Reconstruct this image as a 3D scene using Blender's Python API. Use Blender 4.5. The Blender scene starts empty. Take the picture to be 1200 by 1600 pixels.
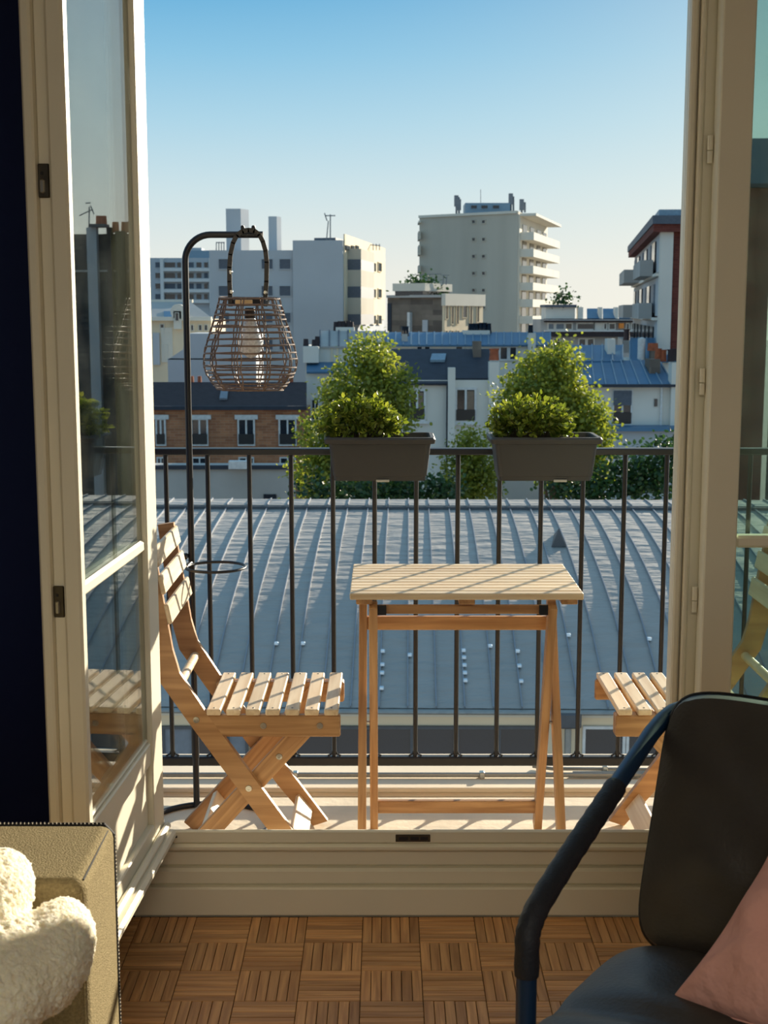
import bpy, bmesh, math, random
import numpy as np
from mathutils import Vector, Matrix

random.seed(7)
rng = np.random.default_rng(11)
S = bpy.context.scene
COL = S.collection
R = math.radians

# ------------------------------------------------------------------ camera
F_PX, TILT, CAM_Z = 2100.0, R(8.4), 1.45
cd = bpy.data.cameras.new('camera')
cam = bpy.data.objects.new('camera', cd)
COL.objects.link(cam)
cam.location = (0, 0, CAM_Z)
cam.rotation_euler = (math.pi / 2 - TILT, 0, 0)
cd.sensor_fit = 'VERTICAL'
cd.sensor_height = 36.0
cd.lens = F_PX / 1600 * 36.0
cd.clip_start, cd.clip_end = 0.05, 1500
cd.dof.use_dof = True
cd.dof.focus_distance = 3.55
cd.dof.aperture_fstop = 13.0
S.camera = cam

# ------------------------------------------------------------------ sky, sun, exposure
SUN_AZ, SUN_EL = R(34.7), R(14.3)          # azimuth to the right of straight ahead (+Y)
w = bpy.data.worlds.new('evening_sky')
S.world = w
w.use_nodes = True
wn = w.node_tree
wn.nodes.clear()
wo = wn.nodes.new('ShaderNodeOutputWorld')
bg = wn.nodes.new('ShaderNodeBackground')
tcw = wn.nodes.new('ShaderNodeTexCoord')
sep = wn.nodes.new('ShaderNodeSeparateXYZ')
wn.links.new(tcw.outputs['Generated'], sep.inputs[0])
rw = wn.nodes.new('ShaderNodeValToRGB')      # evening sky by elevation (sine of it)
stops = [(0.0, (.86, .85, .77)), (.03, (.82, .84, .78)), (.09, (.60, .76, .81)), (.135, (.42, .67, .81)),
         (.18, (.26, .56, .78)), (.22, (.15, .45, .72)), (.34, (.19, .42, .64)), (1.0, (.26, .42, .58))]
while len(rw.color_ramp.elements) < len(stops): rw.color_ramp.elements.new(.5)
for e_, (p_, c_) in zip(rw.color_ramp.elements, stops): e_.position, e_.color = p_, (*c_, 1)
wn.links.new(sep.outputs[2], rw.inputs[0])
dt = wn.nodes.new('ShaderNodeVectorMath'); dt.operation = 'DOT_PRODUCT'   # soft warm glow round the sun
dt.inputs[1].default_value = (math.sin(SUN_AZ) * math.cos(SUN_EL), math.cos(SUN_AZ) * math.cos(SUN_EL), math.sin(SUN_EL))
wn.links.new(tcw.outputs['Generated'], dt.inputs[0])
pw = wn.nodes.new('ShaderNodeMath'); pw.operation = 'POWER'; pw.inputs[1].default_value = 14
mxm = wn.nodes.new('ShaderNodeMath'); mxm.operation = 'MAXIMUM'; mxm.inputs[1].default_value = 0
wn.links.new(dt.outputs['Value'], mxm.inputs[0]); wn.links.new(mxm.outputs[0], pw.inputs[0])
gm = wn.nodes.new('ShaderNodeMix'); gm.data_type = 'RGBA'
gm.inputs[7].default_value = (1.5, 1.3, .95, 1)
gk = wn.nodes.new('ShaderNodeMath'); gk.operation = 'MULTIPLY'; gk.inputs[1].default_value = .45
wn.links.new(pw.outputs[0], gk.inputs[0]); wn.links.new(gk.outputs[0], gm.inputs[0])
wn.links.new(rw.outputs[0], gm.inputs[6])
bg.inputs['Strength'].default_value = 1.0
wn.links.new(gm.outputs[2], bg.inputs['Color'])
wn.links.new(bg.outputs[0], wo.inputs['Surface'])

sd = bpy.data.lights.new('sun', 'SUN')
sun = bpy.data.objects.new('sun', sd)
COL.objects.link(sun)
sd.energy = 9.5
sd.color = (1.0, 0.89, 0.71)
sd.angle = R(0.55)
tosun = Vector((math.sin(SUN_AZ) * math.cos(SUN_EL), math.cos(SUN_AZ) * math.cos(SUN_EL), math.sin(SUN_EL)))
sun.rotation_euler = tosun.to_track_quat('Z', 'Y').to_euler()
sun.location = (30, 40, 25)

ld = bpy.data.lights.new('room_fill_light', 'AREA')
ld.shape = 'DISK'
ld.size = 1.1
ld.energy = 30
ld.color = (1.0, 0.88, 0.70)
lamp = bpy.data.objects.new('room_fill_light', ld)     # added fill light, unseen behind the viewer, to brighten the room
COL.objects.link(lamp)
lamp.location = (0.1, -0.9, 2.56)

vs = S.view_settings
S.display_settings.display_device = 'sRGB'
vs.view_transform = 'Standard'
vs.look = 'None'
vs.gamma = 1.0
vs.use_curve_mapping = False
vs.exposure = 0.0
S.cycles.use_denoising = True
S.cycles.max_bounces = 8
S.cycles.transparent_max_bounces = 16
S.cycles.sample_clamp_indirect = 6.0

# ------------------------------------------------------------------ helpers
CT, ST = math.cos(TILT), math.sin(TILT)


def ray(u, v):
    a, b = (u - 600) / F_PX, (800 - v) / F_PX
    return Vector((a, CT + b * ST, -ST + b * CT))


def P(u, v, D):
    """world point of the photo's pixel at the distance y = D"""
    d = ray(u, v)
    return d * (D / d.y) + Vector((0, 0, CAM_Z))


def hexc(r, g, b):
    def f(c):
        c = c / 255
        return c / 12.92 if c <= 0.04045 else ((c + 0.055) / 1.055) ** 2.4
    return (f(r), f(g), f(b), 1)


W = {}          # world matrices of everything built


def link(o, M, parent=None):
    COL.objects.link(o)
    W[o.name] = M.copy()
    if parent is not None:
        o.parent = parent
        o.matrix_parent_inverse = Matrix.Identity(4)
        o.matrix_basis = W[parent.name].inverted() @ M
    else:
        o.matrix_basis = M
    return o


def T(x, y=None, z=None):
    return Matrix.Translation(Vector(x) if y is None else Vector((x, y, z)))


def tag(o, label=None, cat=None, group=None, kind=None):
    if label: o['label'] = label
    if cat: o['category'] = cat
    if group: o['group'] = group
    if kind: o['kind'] = kind
    return o


def thing(name, label, cat, loc=(0, 0, 0), group=None, kind=None):
    o = bpy.data.objects.new(name, None)
    o.empty_display_size = 0.1
    link(o, T(loc))
    return tag(o, label, cat, group, kind)


def mk(name, me, M, mat, parent=None, kind=None):
    o = bpy.data.objects.new(name, me)
    if mat is not None and len(me.materials) == 0:
        me.materials.append(mat)
    link(o, M, parent)
    if kind: o['kind'] = kind
    return o


def from_data(name, verts, faces, smooth=False):
    me = bpy.data.meshes.new(name)
    me.from_pydata([tuple(v) for v in verts], [], faces)
    if smooth:
        for p in me.polygons: p.use_smooth = True
    me.update()
    return me


def cbox_data(dx, dy, dz, b):
    h = (dx / 2, dy / 2, dz / 2)
    if b <= 0:
        vs_ = [(sx * h[0], sy * h[1], sz * h[2]) for sx in (-1, 1) for sy in (-1, 1) for sz in (-1, 1)]
        fs = [(0, 1, 3, 2), (4, 6, 7, 5), (0, 4, 5, 1), (2, 3, 7, 6), (0, 2, 6, 4), (1, 5, 7, 3)]
        return vs_, fs
    b = min(b, 0.45 * min(dx, dy, dz))
    idx, vs_ = {}, []
    for sx in (-1, 1):
        for sy in (-1, 1):
            for sz in (-1, 1):
                s = (sx, sy, sz)
                for ax in range(3):
                    p = [s[k] * (h[k] - (0 if k == ax else b)) for k in range(3)]
                    idx[(s, ax)] = len(vs_)
                    vs_.append(tuple(p))
    fs = []
    for ax in range(3):
        o1, o2 = (ax + 1) % 3, (ax + 2) % 3
        for sg in (-1, 1):
            q = []
            for a_, b_ in ((-1, -1), (1, -1), (1, 1), (-1, 1)):
                s = [0, 0, 0]
                s[ax], s[o1], s[o2] = sg, a_, b_
                q.append(idx[(tuple(s), ax)])
            fs.append(tuple(q if sg > 0 else q[::-1]))
    for ax in range(3):          # edges running along ax
        o1, o2 = (ax + 1) % 3, (ax + 2) % 3
        for a_ in (-1, 1):
            for b_ in (-1, 1):
                s0, s1 = [0] * 3, [0] * 3
                s0[ax], s1[ax] = -1, 1
                s0[o1] = s1[o1] = a_
                s0[o2] = s1[o2] = b_
                q = [idx[(tuple(s0), o1)], idx[(tuple(s1), o1)], idx[(tuple(s1), o2)], idx[(tuple(s0), o2)]]
                fs.append(tuple(q if a_ * b_ < 0 else q[::-1]))
    for sx in (-1, 1):
        for sy in (-1, 1):
            for sz in (-1, 1):
                s = (sx, sy, sz)
                q = [idx[(s, 0)], idx[(s, 1)], idx[(s, 2)]]
                fs.append(tuple(q if sx * sy * sz > 0 else q[::-1]))
    return vs_, fs


_bc = {}


def box_mesh(dx, dy, dz, b, mat):
    k = (round(dx, 4), round(dy, 4), round(dz, 4), round(b, 4), mat.name)
    if k not in _bc:
        v, f = cbox_data(dx, dy, dz, b)
        me = from_data('box', v, f)
        me.materials.append(mat)
        _bc[k] = me
    return _bc[k]


def box(name, x0, x1, y0, y1, z0, z1, mat, parent=None, b=0.0, kind=None, frame=None, long_y=False):
    """box between world coordinates (or coordinates of the matrix frame)"""
    dx, dy, dz = abs(x1 - x0), abs(y1 - y0), abs(z1 - z0)
    M = T((x0 + x1) / 2, (y0 + y1) / 2, (z0 + z1) / 2)
    if frame is not None: M = frame @ M
    if long_y:
        M = M @ Matrix.Rotation(math.pi / 2, 4, 'Z')
        dx, dy = dy, dx
    return mk(name, box_mesh(dx, dy, dz, b, mat), M, mat, parent, kind)


def align(p0, p1, side=(0, 0, 1)):
    """matrix at the middle of p0-p1, local X along it, local Z as near side as it can be"""
    p0, p1 = Vector(p0), Vector(p1)
    x = (p1 - p0).normalized()
    z = Vector(side)
    z = (z - x * z.dot(x))
    if z.length < 1e-5: z = Vector((0, 1, 0)) - x * x.y
    z.normalize()
    y = z.cross(x)
    M = Matrix((x, y, z)).transposed().to_4x4()
    M.translation = (p0 + p1) / 2
    return M


def beam(name, p0, p1, wy, wz, mat, parent=None, side=(0, 0, 1), b=0.002, kind=None):
    L = (Vector(p1) - Vector(p0)).length
    return mk(name, box_mesh(L, wy, wz, b, mat), align(p0, p1, side), mat, parent, kind)


class MB:
    """collects shapes in world coordinates, then links them as one mesh object"""
    def __init__(s): s.v, s.f, s.sm = [], [], []

    def add(s, vs_, fs, smooth=False):
        n = len(s.v)
        s.v += [tuple(v) for v in vs_]
        s.f += [tuple(i + n for i in f) for f in fs]
        s.sm += [smooth] * len(fs)
        return s

    def box(s, x0, x1, y0, y1, z0, z1, b=0.0, frame=None):
        v, f = cbox_data(abs(x1 - x0), abs(y1 - y0), abs(z1 - z0), b)
        M = T((x0 + x1) / 2, (y0 + y1) / 2, (z0 + z1) / 2)
        if frame is not None: M = frame @ M
        return s.add([M @ Vector(p) for p in v], f)

    def beam(s, p0, p1, wy, wz, side=(0, 0, 1), b=0.0):
        v, f = cbox_data((Vector(p1) - Vector(p0)).length, wy, wz, b)
        M = align(p0, p1, side)
        return s.add([M @ Vector(p) for p in v], f)

    def tube(s, pts, r, n=8, closed=False, caps=True):
        pts = [Vector(p) for p in pts]
        m = len(pts)
        rs = r if isinstance(r, (list, tuple)) else [r] * m
        tang = []
        for i in range(m):
            if closed: t = pts[(i + 1) % m] - pts[i - 1]
            else: t = pts[min(i + 1, m - 1)] - pts[max(i - 1, 0)]
            tang.append(t.normalized())
        ref = Vector((0, 0, 1)) if abs(tang[0].z) < 0.9 else Vector((1, 0, 0))
        nrm = (ref - tang[0] * ref.dot(tang[0])).normalized()
        V, Fc = [], []
        for i in range(m):
            nrm = (nrm - tang[i] * nrm.dot(tang[i])).normalized()
            bi = tang[i].cross(nrm)
            for k in range(n):
                a = 2 * math.pi * k / n
                V.append(pts[i] + (nrm * math.cos(a) + bi * math.sin(a)) * rs[i])
        for i in range(m if closed else m - 1):
            for k in range(n):
                a0, a1 = i * n + k, i * n + (k + 1) % n
                j = ((i + 1) % m) * n
                Fc.append((a0, a1, j + (k + 1) % n, j + k))
        if caps and not closed:
            Fc.append(tuple(range(n))[::-1])
            Fc.append(tuple((m - 1) * n + k for k in range(n)))
        return s.add(V, Fc, True)

    def lathe(s, prof, M, n=24, caps=True):
        """prof: (radius, height) from bottom to top, about the Z axis of M"""
        V, Fc = [], []
        for r, h in prof:
            for k in range(n):
                a = 2 * math.pi * k / n
                V.append(M @ Vector((r * math.cos(a), r * math.sin(a), h)))
        for i in range(len(prof) - 1):
            for k in range(n):
                k1 = (k + 1) % n
                Fc.append((i * n + k, i * n + k1, (i + 1) * n + k1, (i + 1) * n + k))
        if caps:
            Fc.append(tuple(range(n))[::-1])
            Fc.append(tuple((len(prof) - 1) * n + k for k in range(n)))
        return s.add(V, Fc, True)

    def prism(s, poly, off):
        """polygon (world points) swept by the vector off"""
        poly = [Vector(p) for p in poly]
        off = Vector(off)
        n = len(poly)
        V = poly + [p + off for p in poly]
        Fc = [tuple(range(n))[::-1], tuple(range(n, 2 * n))]
        Fc += [(i, (i + 1) % n, n + (i + 1) % n, n + i) for i in range(n)]
        return s.add(V, Fc)

    def build(s, name, mat, parent=None, kind=None, recalc=True):
        org = W[parent.name] if parent is not None else None
        if org is None:
            c = Vector(np.mean(np.array(s.v), axis=0)) if s.v else Vector()
            org = T(c)
        inv = org.inverted()
        me = from_data(name, [inv @ Vector(v) for v in s.v], s.f)
        me.polygons.foreach_set('use_smooth', s.sm)
        if recalc:
            bm = bmesh.new(); bm.from_mesh(me)
            bmesh.ops.recalc_face_normals(bm, faces=bm.faces)
            bm.to_mesh(me); bm.free()
        if any(s.sm):
            try: me.set_sharp_from_angle(angle=R(40))
            except Exception: pass
        return mk(name, me, org, mat, parent, kind)


def tube_obj(name, pts, r, mat, parent=None, n=8, closed=False):
    return MB().tube(pts, r, n, closed).build(name, mat, parent)


def copy_tree(o, M, parent=None):
    c = o.copy()
    COL.objects.link(c)
    W[c.name] = M
    if parent is not None: c.parent = parent
    else: c.matrix_basis = M
    for ch in list(o.children):
        copy_tree(ch, M @ (W[o.name].inverted() @ W[ch.name]), c)
    return c


def arc(c, r, a0, a1, n, ax=Vector((1, 0, 0)), ay=Vector((0, 0, 1))):
    return [Vector(c) + (ax * math.cos(a0 + (a1 - a0) * i / n) + ay * math.sin(a0 + (a1 - a0) * i / n)) * r for i in range(n + 1)]


# ------------------------------------------------------------------ materials
def mat_base(name, rough=0.6, metal=0.0, spec=0.5):
    m = bpy.data.materials.new(name)
    m.use_nodes = True
    nt = m.node_tree
    p = nt.nodes['Principled BSDF']
    p.inputs['Roughness'].default_value = rough
    p.inputs['Metallic'].default_value = metal
    p.inputs['Specular IOR Level'].default_value = spec
    return m, nt, p


def node(nt, kind, **kw):
    n = nt.nodes.new(kind)
    for k, v in kw.items(): setattr(n, k, v)
    return n


def coords(nt, scale=(1, 1, 1), kind='Object'):
    tc = node(nt, 'ShaderNodeTexCoord')
    mp = node(nt, 'ShaderNodeMapping')
    mp.inputs['Scale'].default_value = scale
    nt.links.new(tc.outputs[kind], mp.inputs['Vector'])
    return mp


def ramp(nt, src, stops):
    r = node(nt, 'ShaderNodeValToRGB')
    el = r.color_ramp.elements
    while len(el) < len(stops): el.new(0.5)
    for e, (p, c) in zip(el, stops): e.position, e.color = p, c
    nt.links.new(src, r.inputs[0])
    return r


def mul(c, k): return (c[0] * k, c[1] * k, c[2] * k, 1)


def plain(name, rgb, rough=0.6, metal=0.0, var=0.12, scale=6.0, bump=0.0, bscale=60.0, bdist=0.01, sss=0.0, spec=0.5, stretch=(1, 1, 1), objvar=0.0):
    """colour with soft procedural mottling and fine relief"""
    m, nt, p = mat_base(name, rough, metal, spec)
    c = hexc(*rgb)
    mp = coords(nt, stretch)
    nz = node(nt, 'ShaderNodeTexNoise')
    nz.inputs['Scale'].default_value = scale
    nz.inputs['Detail'].default_value = 5
    nt.links.new(mp.outputs[0], nz.inputs['Vector'])
    rp = ramp(nt, nz.outputs[0], [(0.3, mul(c, 1 - var)), (0.7, mul(c, 1 + var))])
    out = rp.outputs[0]
    if objvar:
        oi = node(nt, 'ShaderNodeObjectInfo')
        mr = node(nt, 'ShaderNodeMapRange')
        mr.inputs['To Min'].default_value = 1 - objvar
        mr.inputs['To Max'].default_value = 1 + objvar
        nt.links.new(oi.outputs['Random'], mr.inputs[0])
        mx = node(nt, 'ShaderNodeMix', data_type='RGBA', blend_type='MULTIPLY')
        mx.inputs[0].default_value = 1
        nt.links.new(out, mx.inputs[6]); nt.links.new(mr.outputs[0], mx.inputs[7])
        out = mx.outputs[2]
    nt.links.new(out, p.inputs['Base Color'])
    if sss:
        p.inputs['Subsurface Weight'].default_value = sss
        p.inputs['Subsurface Radius'].default_value = (1, .85, .6)
        p.inputs['Subsurface Scale'].default_value = .02
    if bump:
        n2 = node(nt, 'ShaderNodeTexNoise')
        n2.inputs['Scale'].default_value = bscale
        n2.inputs['Detail'].default_value = 4
        nt.links.new(mp.outputs[0], n2.inputs['Vector'])
        bp = node(nt, 'ShaderNodeBump')
        bp.inputs['Strength'].default_value = bump
        bp.inputs['Distance'].default_value = bdist
        nt.links.new(n2.outputs[0], bp.inputs['Height'])
        nt.links.new(bp.outputs[0], p.inputs['Normal'])
    return m


def wood(name, dark, light, rough=0.5, scale=1.0, objvar=0.2, coarse=1.0):
    """grain along local X; every piece gets its own offset and tone"""
    m, nt, p = mat_base(name, rough)
    tc = node(nt, 'ShaderNodeTexCoord')
    oi = node(nt, 'ShaderNodeObjectInfo')
    sc = node(nt, 'ShaderNodeVectorMath', operation='SCALE')
    sc.inputs[3].default_value = 37.0
    cmb = node(nt, 'ShaderNodeCombineXYZ')
    for i in range(3): nt.links.new(oi.outputs['Random'], cmb.inputs[i])
    nt.links.new(cmb.outputs[0], sc.inputs[0])
    ad = node(nt, 'ShaderNodeVectorMath', operation='ADD')
    nt.links.new(tc.outputs['Object'], ad.inputs[0]); nt.links.new(sc.outputs[0], ad.inputs[1])
    mp = node(nt, 'ShaderNodeMapping')
    mp.inputs['Scale'].default_value = (3.5 * scale, 60 * scale, 60 * scale)
    nt.links.new(ad.outputs[0], mp.inputs['Vector'])
    nz = node(nt, 'ShaderNodeTexNoise')
    nz.inputs['Scale'].default_value = 1.0 * coarse
    nz.inputs['Detail'].default_value = 6
    nz.inputs['Distortion'].default_value = 0.6
    nt.links.new(mp.outputs[0], nz.inputs['Vector'])
    rp = ramp(nt, nz.outputs[0], [(0.28, hexc(*dark)), (0.72, hexc(*light))])
    mr = node(nt, 'ShaderNodeMapRange')
    mr.inputs['To Min'].default_value = 1 - objvar
    mr.inputs['To Max'].default_value = 1 + objvar
    nt.links.new(oi.outputs['Random'], mr.inputs[0])
    mx = node(nt, 'ShaderNodeMix', data_type='RGBA', blend_type='MULTIPLY')
    mx.inputs[0].default_value = 1
    nt.links.new(rp.outputs[0], mx.inputs[6]); nt.links.new(mr.outputs[0], mx.inputs[7])
    nt.links.new(mx.outputs[2], p.inputs['Base Color'])
    bp = node(nt, 'ShaderNodeBump')
    bp.inputs['Strength'].default_value = 0.15
    bp.inputs['Distance'].default_value = 0.002
    nt.links.new(nz.outputs[0], bp.inputs['Height'])
    nt.links.new(bp.outputs[0], p.inputs['Normal'])
    return m


def glass_mat(name, tint=(0.93, 0.97, 0.95), dirt=0.03, ior=1.5):
    """window glass: clear sheet, mirror share by angle of view, a little dust"""
    m = bpy.data.materials.new(name)
    m.use_nodes = True
    nt = m.node_tree
    nt.nodes.clear()
    out = node(nt, 'ShaderNodeOutputMaterial')
    tr = node(nt, 'ShaderNodeBsdfTransparent')
    tr.inputs[0].default_value = (*tint, 1)
    gl = node(nt, 'ShaderNodeBsdfGlossy')
    gl.inputs['Roughness'].default_value = 0.0
    geo = node(nt, 'ShaderNodeNewGeometry')
    mr = node(nt, 'ShaderNodeMapRange')        # the same index seen from both sides of the sheet
    mr.inputs['To Min'].default_value = ior
    mr.inputs['To Max'].default_value = 1 / ior
    nt.links.new(geo.outputs['Backfacing'], mr.inputs[0])
    fr = node(nt, 'ShaderNodeFresnel')
    nt.links.new(mr.outputs[0], fr.inputs['IOR'])
    mx = node(nt, 'ShaderNodeMixShader')
    nt.links.new(fr.outputs[0], mx.inputs[0]); nt.links.new(tr.outputs[0], mx.inputs[1]); nt.links.new(gl.outputs[0], mx.inputs[2])
    df = node(nt, 'ShaderNodeBsdfDiffuse')
    df.inputs[0].default_value = (0.7, 0.75, 0.72, 1)
    nz = node(nt, 'ShaderNodeTexNoise')
    nz.inputs['Scale'].default_value = 9
    nz.inputs['Detail'].default_value = 6
    tc = node(nt, 'ShaderNodeTexCoord')
    nt.links.new(tc.outputs['Object'], nz.inputs['Vector'])
    m2 = node(nt, 'ShaderNodeMapRange')
    m2.inputs['From Min'].default_value = 0.4
    m2.inputs['From Max'].default_value = 0.8
    m2.inputs['To Min'].default_value = 0.0
    m2.inputs['To Max'].default_value = dirt
    nt.links.new(nz.outputs[0], m2.inputs[0])
    mx2 = node(nt, 'ShaderNodeMixShader')
    nt.links.new(m2.outputs[0], mx2.inputs[0]); nt.links.new(mx.outputs[0], mx2.inputs[1]); nt.links.new(df.outputs[0], mx2.inputs[2])
    nt.links.new(mx2.outputs[0], out.inputs[0])
    return m


def leaf_mat(name, c0, c1, trans=0.45, rough=0.45):
    m = bpy.data.materials.new(name)
    m.use_nodes = True
    nt = m.node_tree
    p = nt.nodes['Principled BSDF']
    out = nt.nodes['Material Output']
    at = node(nt, 'ShaderNodeAttribute', attribute_name='tone')
    rp = ramp(nt, at.outputs['Fac'], [(0.0, hexc(*c0)), (1.0, hexc(*c1))])
    p.inputs['Roughness'].default_value = rough
    nt.links.new(rp.outputs[0], p.inputs['Base Color'])
    tl = node(nt, 'ShaderNodeBsdfTranslucent')
    mxc = node(nt, 'ShaderNodeMix', data_type='RGBA', blend_type='MULTIPLY')
    mxc.inputs[0].default_value = 1.0
    mxc.inputs[7].default_value = (1.35, 1.25, 0.55, 1)
    nt.links.new(rp.outputs[0], mxc.inputs[6])
    nt.links.new(mxc.outputs[2], tl.inputs[0])
    mx = node(nt, 'ShaderNodeMixShader')
    mx.inputs[0].default_value = trans
    nt.links.new(p.outputs[0], mx.inputs[1]); nt.links.new(tl.outputs[0], mx.inputs[2])
    nt.links.new(mx.outputs[0], out.inputs[0])
    return m


def brick_mat(name, c1, c2, mortar, scale=1.0, rough=0.85, bw=0.22, bh=0.075):
    m, nt, p = mat_base(name, rough, spec=0.2)
    tc = node(nt, 'ShaderNodeTexCoord')
    sp = node(nt, 'ShaderNodeSeparateXYZ')
    cb = node(nt, 'ShaderNodeCombineXYZ')
    nt.links.new(tc.outputs['Object'], sp.inputs[0])
    sm = node(nt, 'ShaderNodeMath', operation='ADD')
    nt.links.new(sp.outputs[0], sm.inputs[0]); nt.links.new(sp.outputs[1], sm.inputs[1])
    nt.links.new(sm.outputs[0], cb.inputs[0]); nt.links.new(sp.outputs[2], cb.inputs[1])
    bt = node(nt, 'ShaderNodeTexBrick')
    bt.inputs['Scale'].default_value = scale
    bt.inputs['Brick Width'].default_value = bw
    bt.inputs['Row Height'].default_value = bh
    bt.inputs['Mortar Size'].default_value = 0.008
    bt.inputs['Color1'].default_value = hexc(*c1)
    bt.inputs['Color2'].default_value = hexc(*c2)
    bt.inputs['Mortar'].default_value = hexc(*mortar)
    nt.links.new(cb.outputs[0], bt.inputs['Vector'])
    nz = node(nt, 'ShaderNodeTexNoise')
    nz.inputs['Scale'].default_value = 0.8
    nz.inputs['Detail'].default_value = 6
    nt.links.new(tc.outputs['Object'], nz.inputs['Vector'])
    r2 = ramp(nt, nz.outputs[0], [(0.3, (0.78, 0.78, 0.78, 1)), (0.7, (1.15, 1.15, 1.15, 1))])
    mx = node(nt, 'ShaderNodeMix', data_type='RGBA', blend_type='MULTIPLY')
    mx.inputs[0].default_value = 1
    nt.links.new(bt.outputs[0], mx.inputs[6]); nt.links.new(r2.outputs[0], mx.inputs[7])
    nt.links.new(mx.outputs[2], p.inputs['Base Color'])
    return m


M = {}
M['paint'] = plain('cream_paint', (234, 226, 204), 0.42, var=0.03, scale=3, bump=0.04, bscale=25)
M['navy'] = plain('navy_wall_paint', (18, 28, 66), 0.8, var=0.08, scale=2, bump=0.05, bscale=80, spec=0.2)
M['white_wall'] = plain('warm_white_paint', (226, 216, 198), 0.8, var=0.03)
M['subfloor'] = plain('dark_floor_joint', (46, 28, 16), 0.8)
M['parquet'] = wood('oak_parquet', (164, 110, 60), (222, 166, 106), 0.4, 1.3, 0.22)
M['acacia'] = wood('acacia_wood', (146, 102, 62), (202, 158, 110), 0.45, 0.9, 0.13)
M['slat'] = wood('sunlit_acacia_slat', (216, 186, 148), (246, 226, 194), 0.42, 0.9, 0.12)  # acacia again, with the sunlit paleness of the slats put into the colour
M['black_metal'] = plain('black_powder_coated_steel', (24, 26, 32), 0.42, 0.0, var=0.1, scale=30)
M['rail_metal'] = plain('dark_painted_iron', (30, 31, 34), 0.4, 0.0, var=0.15, scale=20, bump=0.06, bscale=90)
M['steel'] = plain('bright_steel', (190, 188, 180), 0.3, 1.0, var=0.05)
M['old_steel'] = plain('tarnished_latch_steel', (90, 84, 74), 0.35, 1.0, var=0.2, scale=40)
M['planter'] = plain('anthracite_plastic', (58, 58, 58), 0.55, 0.0, var=0.05, bump=0.03, bscale=120)
M['label'] = plain('grey_label_plastic', (176, 176, 168), 0.5)
M['concrete'] = plain('balcony_concrete', (236, 222, 198), 0.9, var=0.12, scale=5, bump=0.2, bscale=40, spec=0.2)
M['ledge'] = plain('pale_ledge_render', (240, 224, 200), 0.9, var=0.06, scale=4, spec=0.2)
M['gutter'] = plain('dirty_gutter', (92, 86, 78), 0.9, var=0.3, scale=9)
M['conduit'] = plain('grey_conduit', (150, 150, 146), 0.45, 0.3)
M['zinc'] = plain('zinc_roof_sheet', (162, 156, 150), 0.48, 0.05, var=0.06, scale=1.2, bump=1.0, bscale=1.3, bdist=0.14, spec=0.6, stretch=(0.8, 2.6, 1), objvar=0.04)
M['zinc_seam'] = plain('zinc_seam', (138, 142, 150), 0.5, 0.0, var=0.05)
M['zinc_dark'] = plain('dark_grey_zinc', (84, 86, 90), 0.6)
M['hook'] = plain('bright_zinc_hook', (215, 228, 238), 0.35, 0.3)
M['blue_zinc'] = plain('blue_grey_zinc_roof', (72, 116, 148), 0.5, var=0.12, scale=0.5, spec=0.5)
M['blue_zinc2'] = plain('pale_blue_zinc_rib', (124, 150, 168), 0.5)
M['slate'] = plain('dark_slate_roof', (46, 52, 64), 0.7, var=0.15, scale=2)
M['tile_roof'] = plain('dark_brown_tile_roof', (52, 42, 46), 0.8, var=0.2, scale=3)
M['white_render'] = plain('white_render', (222, 218, 208), 0.9, var=0.05, scale=0.4, spec=0.2)
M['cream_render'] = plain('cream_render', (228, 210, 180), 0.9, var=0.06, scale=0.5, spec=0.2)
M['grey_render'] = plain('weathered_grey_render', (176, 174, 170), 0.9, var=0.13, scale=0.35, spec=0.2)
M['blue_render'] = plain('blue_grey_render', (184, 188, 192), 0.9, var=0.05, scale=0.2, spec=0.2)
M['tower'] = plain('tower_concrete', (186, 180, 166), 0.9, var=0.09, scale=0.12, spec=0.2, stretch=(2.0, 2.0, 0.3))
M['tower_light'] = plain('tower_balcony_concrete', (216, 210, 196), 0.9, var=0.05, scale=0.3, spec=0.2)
M['stone'] = brick_mat('rubble_stone', (134, 122, 110), (96, 88, 82), (120, 110, 100), 1.0, bw=0.9, bh=0.5)
M['brick'] = brick_mat('orange_brick', (186, 128, 92), (158, 104, 76), (176, 150, 126), 1.0, bw=0.5, bh=0.16)
M['red_brick'] = brick_mat('dark_red_brick', (120, 66, 56), (102, 56, 50), (120, 80, 74), 1.0, bw=0.4, bh=0.16)
M['dark_brick'] = brick_mat('dark_grey_brick', (92, 88, 86), (70, 68, 70), (84, 82, 80), 1.0, bw=0.5, bh=0.18)
M['pane_dark'] = plain('dark_window_glass', (26, 34, 46), 0.12, var=0.2, scale=1, spec=0.6)
M['pane_grey'] = plain('grey_blind', (120, 128, 138), 0.5)
M['shutter_grey'] = plain('grey_shutter', (84, 92, 104), 0.6)
M['pane_warm'] = plain('curtained_glass', (122, 104, 88), 0.4)
M['frame_white'] = plain('white_window_frame', (214, 214, 212), 0.6)
M['awning'] = plain('orange_awning', (232, 140, 60), 0.8)
M['terracotta'] = plain('terracotta_pot', (168, 92, 60), 0.8, var=0.2)
M['antenna'] = plain('galvanised_antenna', (120, 124, 130), 0.4, 0.5)
M['ground'] = plain('asphalt_ground', (90, 90, 92), 0.95, var=0.2, scale=0.1)
M['bark'] = plain('tree_bark', (70, 58, 46), 0.9, var=0.3, scale=6)
M['soil'] = plain('potting_soil', (40, 30, 22), 0.95, var=0.3, scale=60)
M['tree'] = leaf_mat('plane_tree_leaf', (82, 106, 48), (164, 172, 78), 0.5)
M['tree_dark'] = leaf_mat('dark_shrub_leaf', (22, 52, 36), (58, 92, 48), 0.3)
M['plant'] = leaf_mat('boxwood_leaf', (60, 92, 34), (150, 160, 70), 0.45, 0.35)
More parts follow.
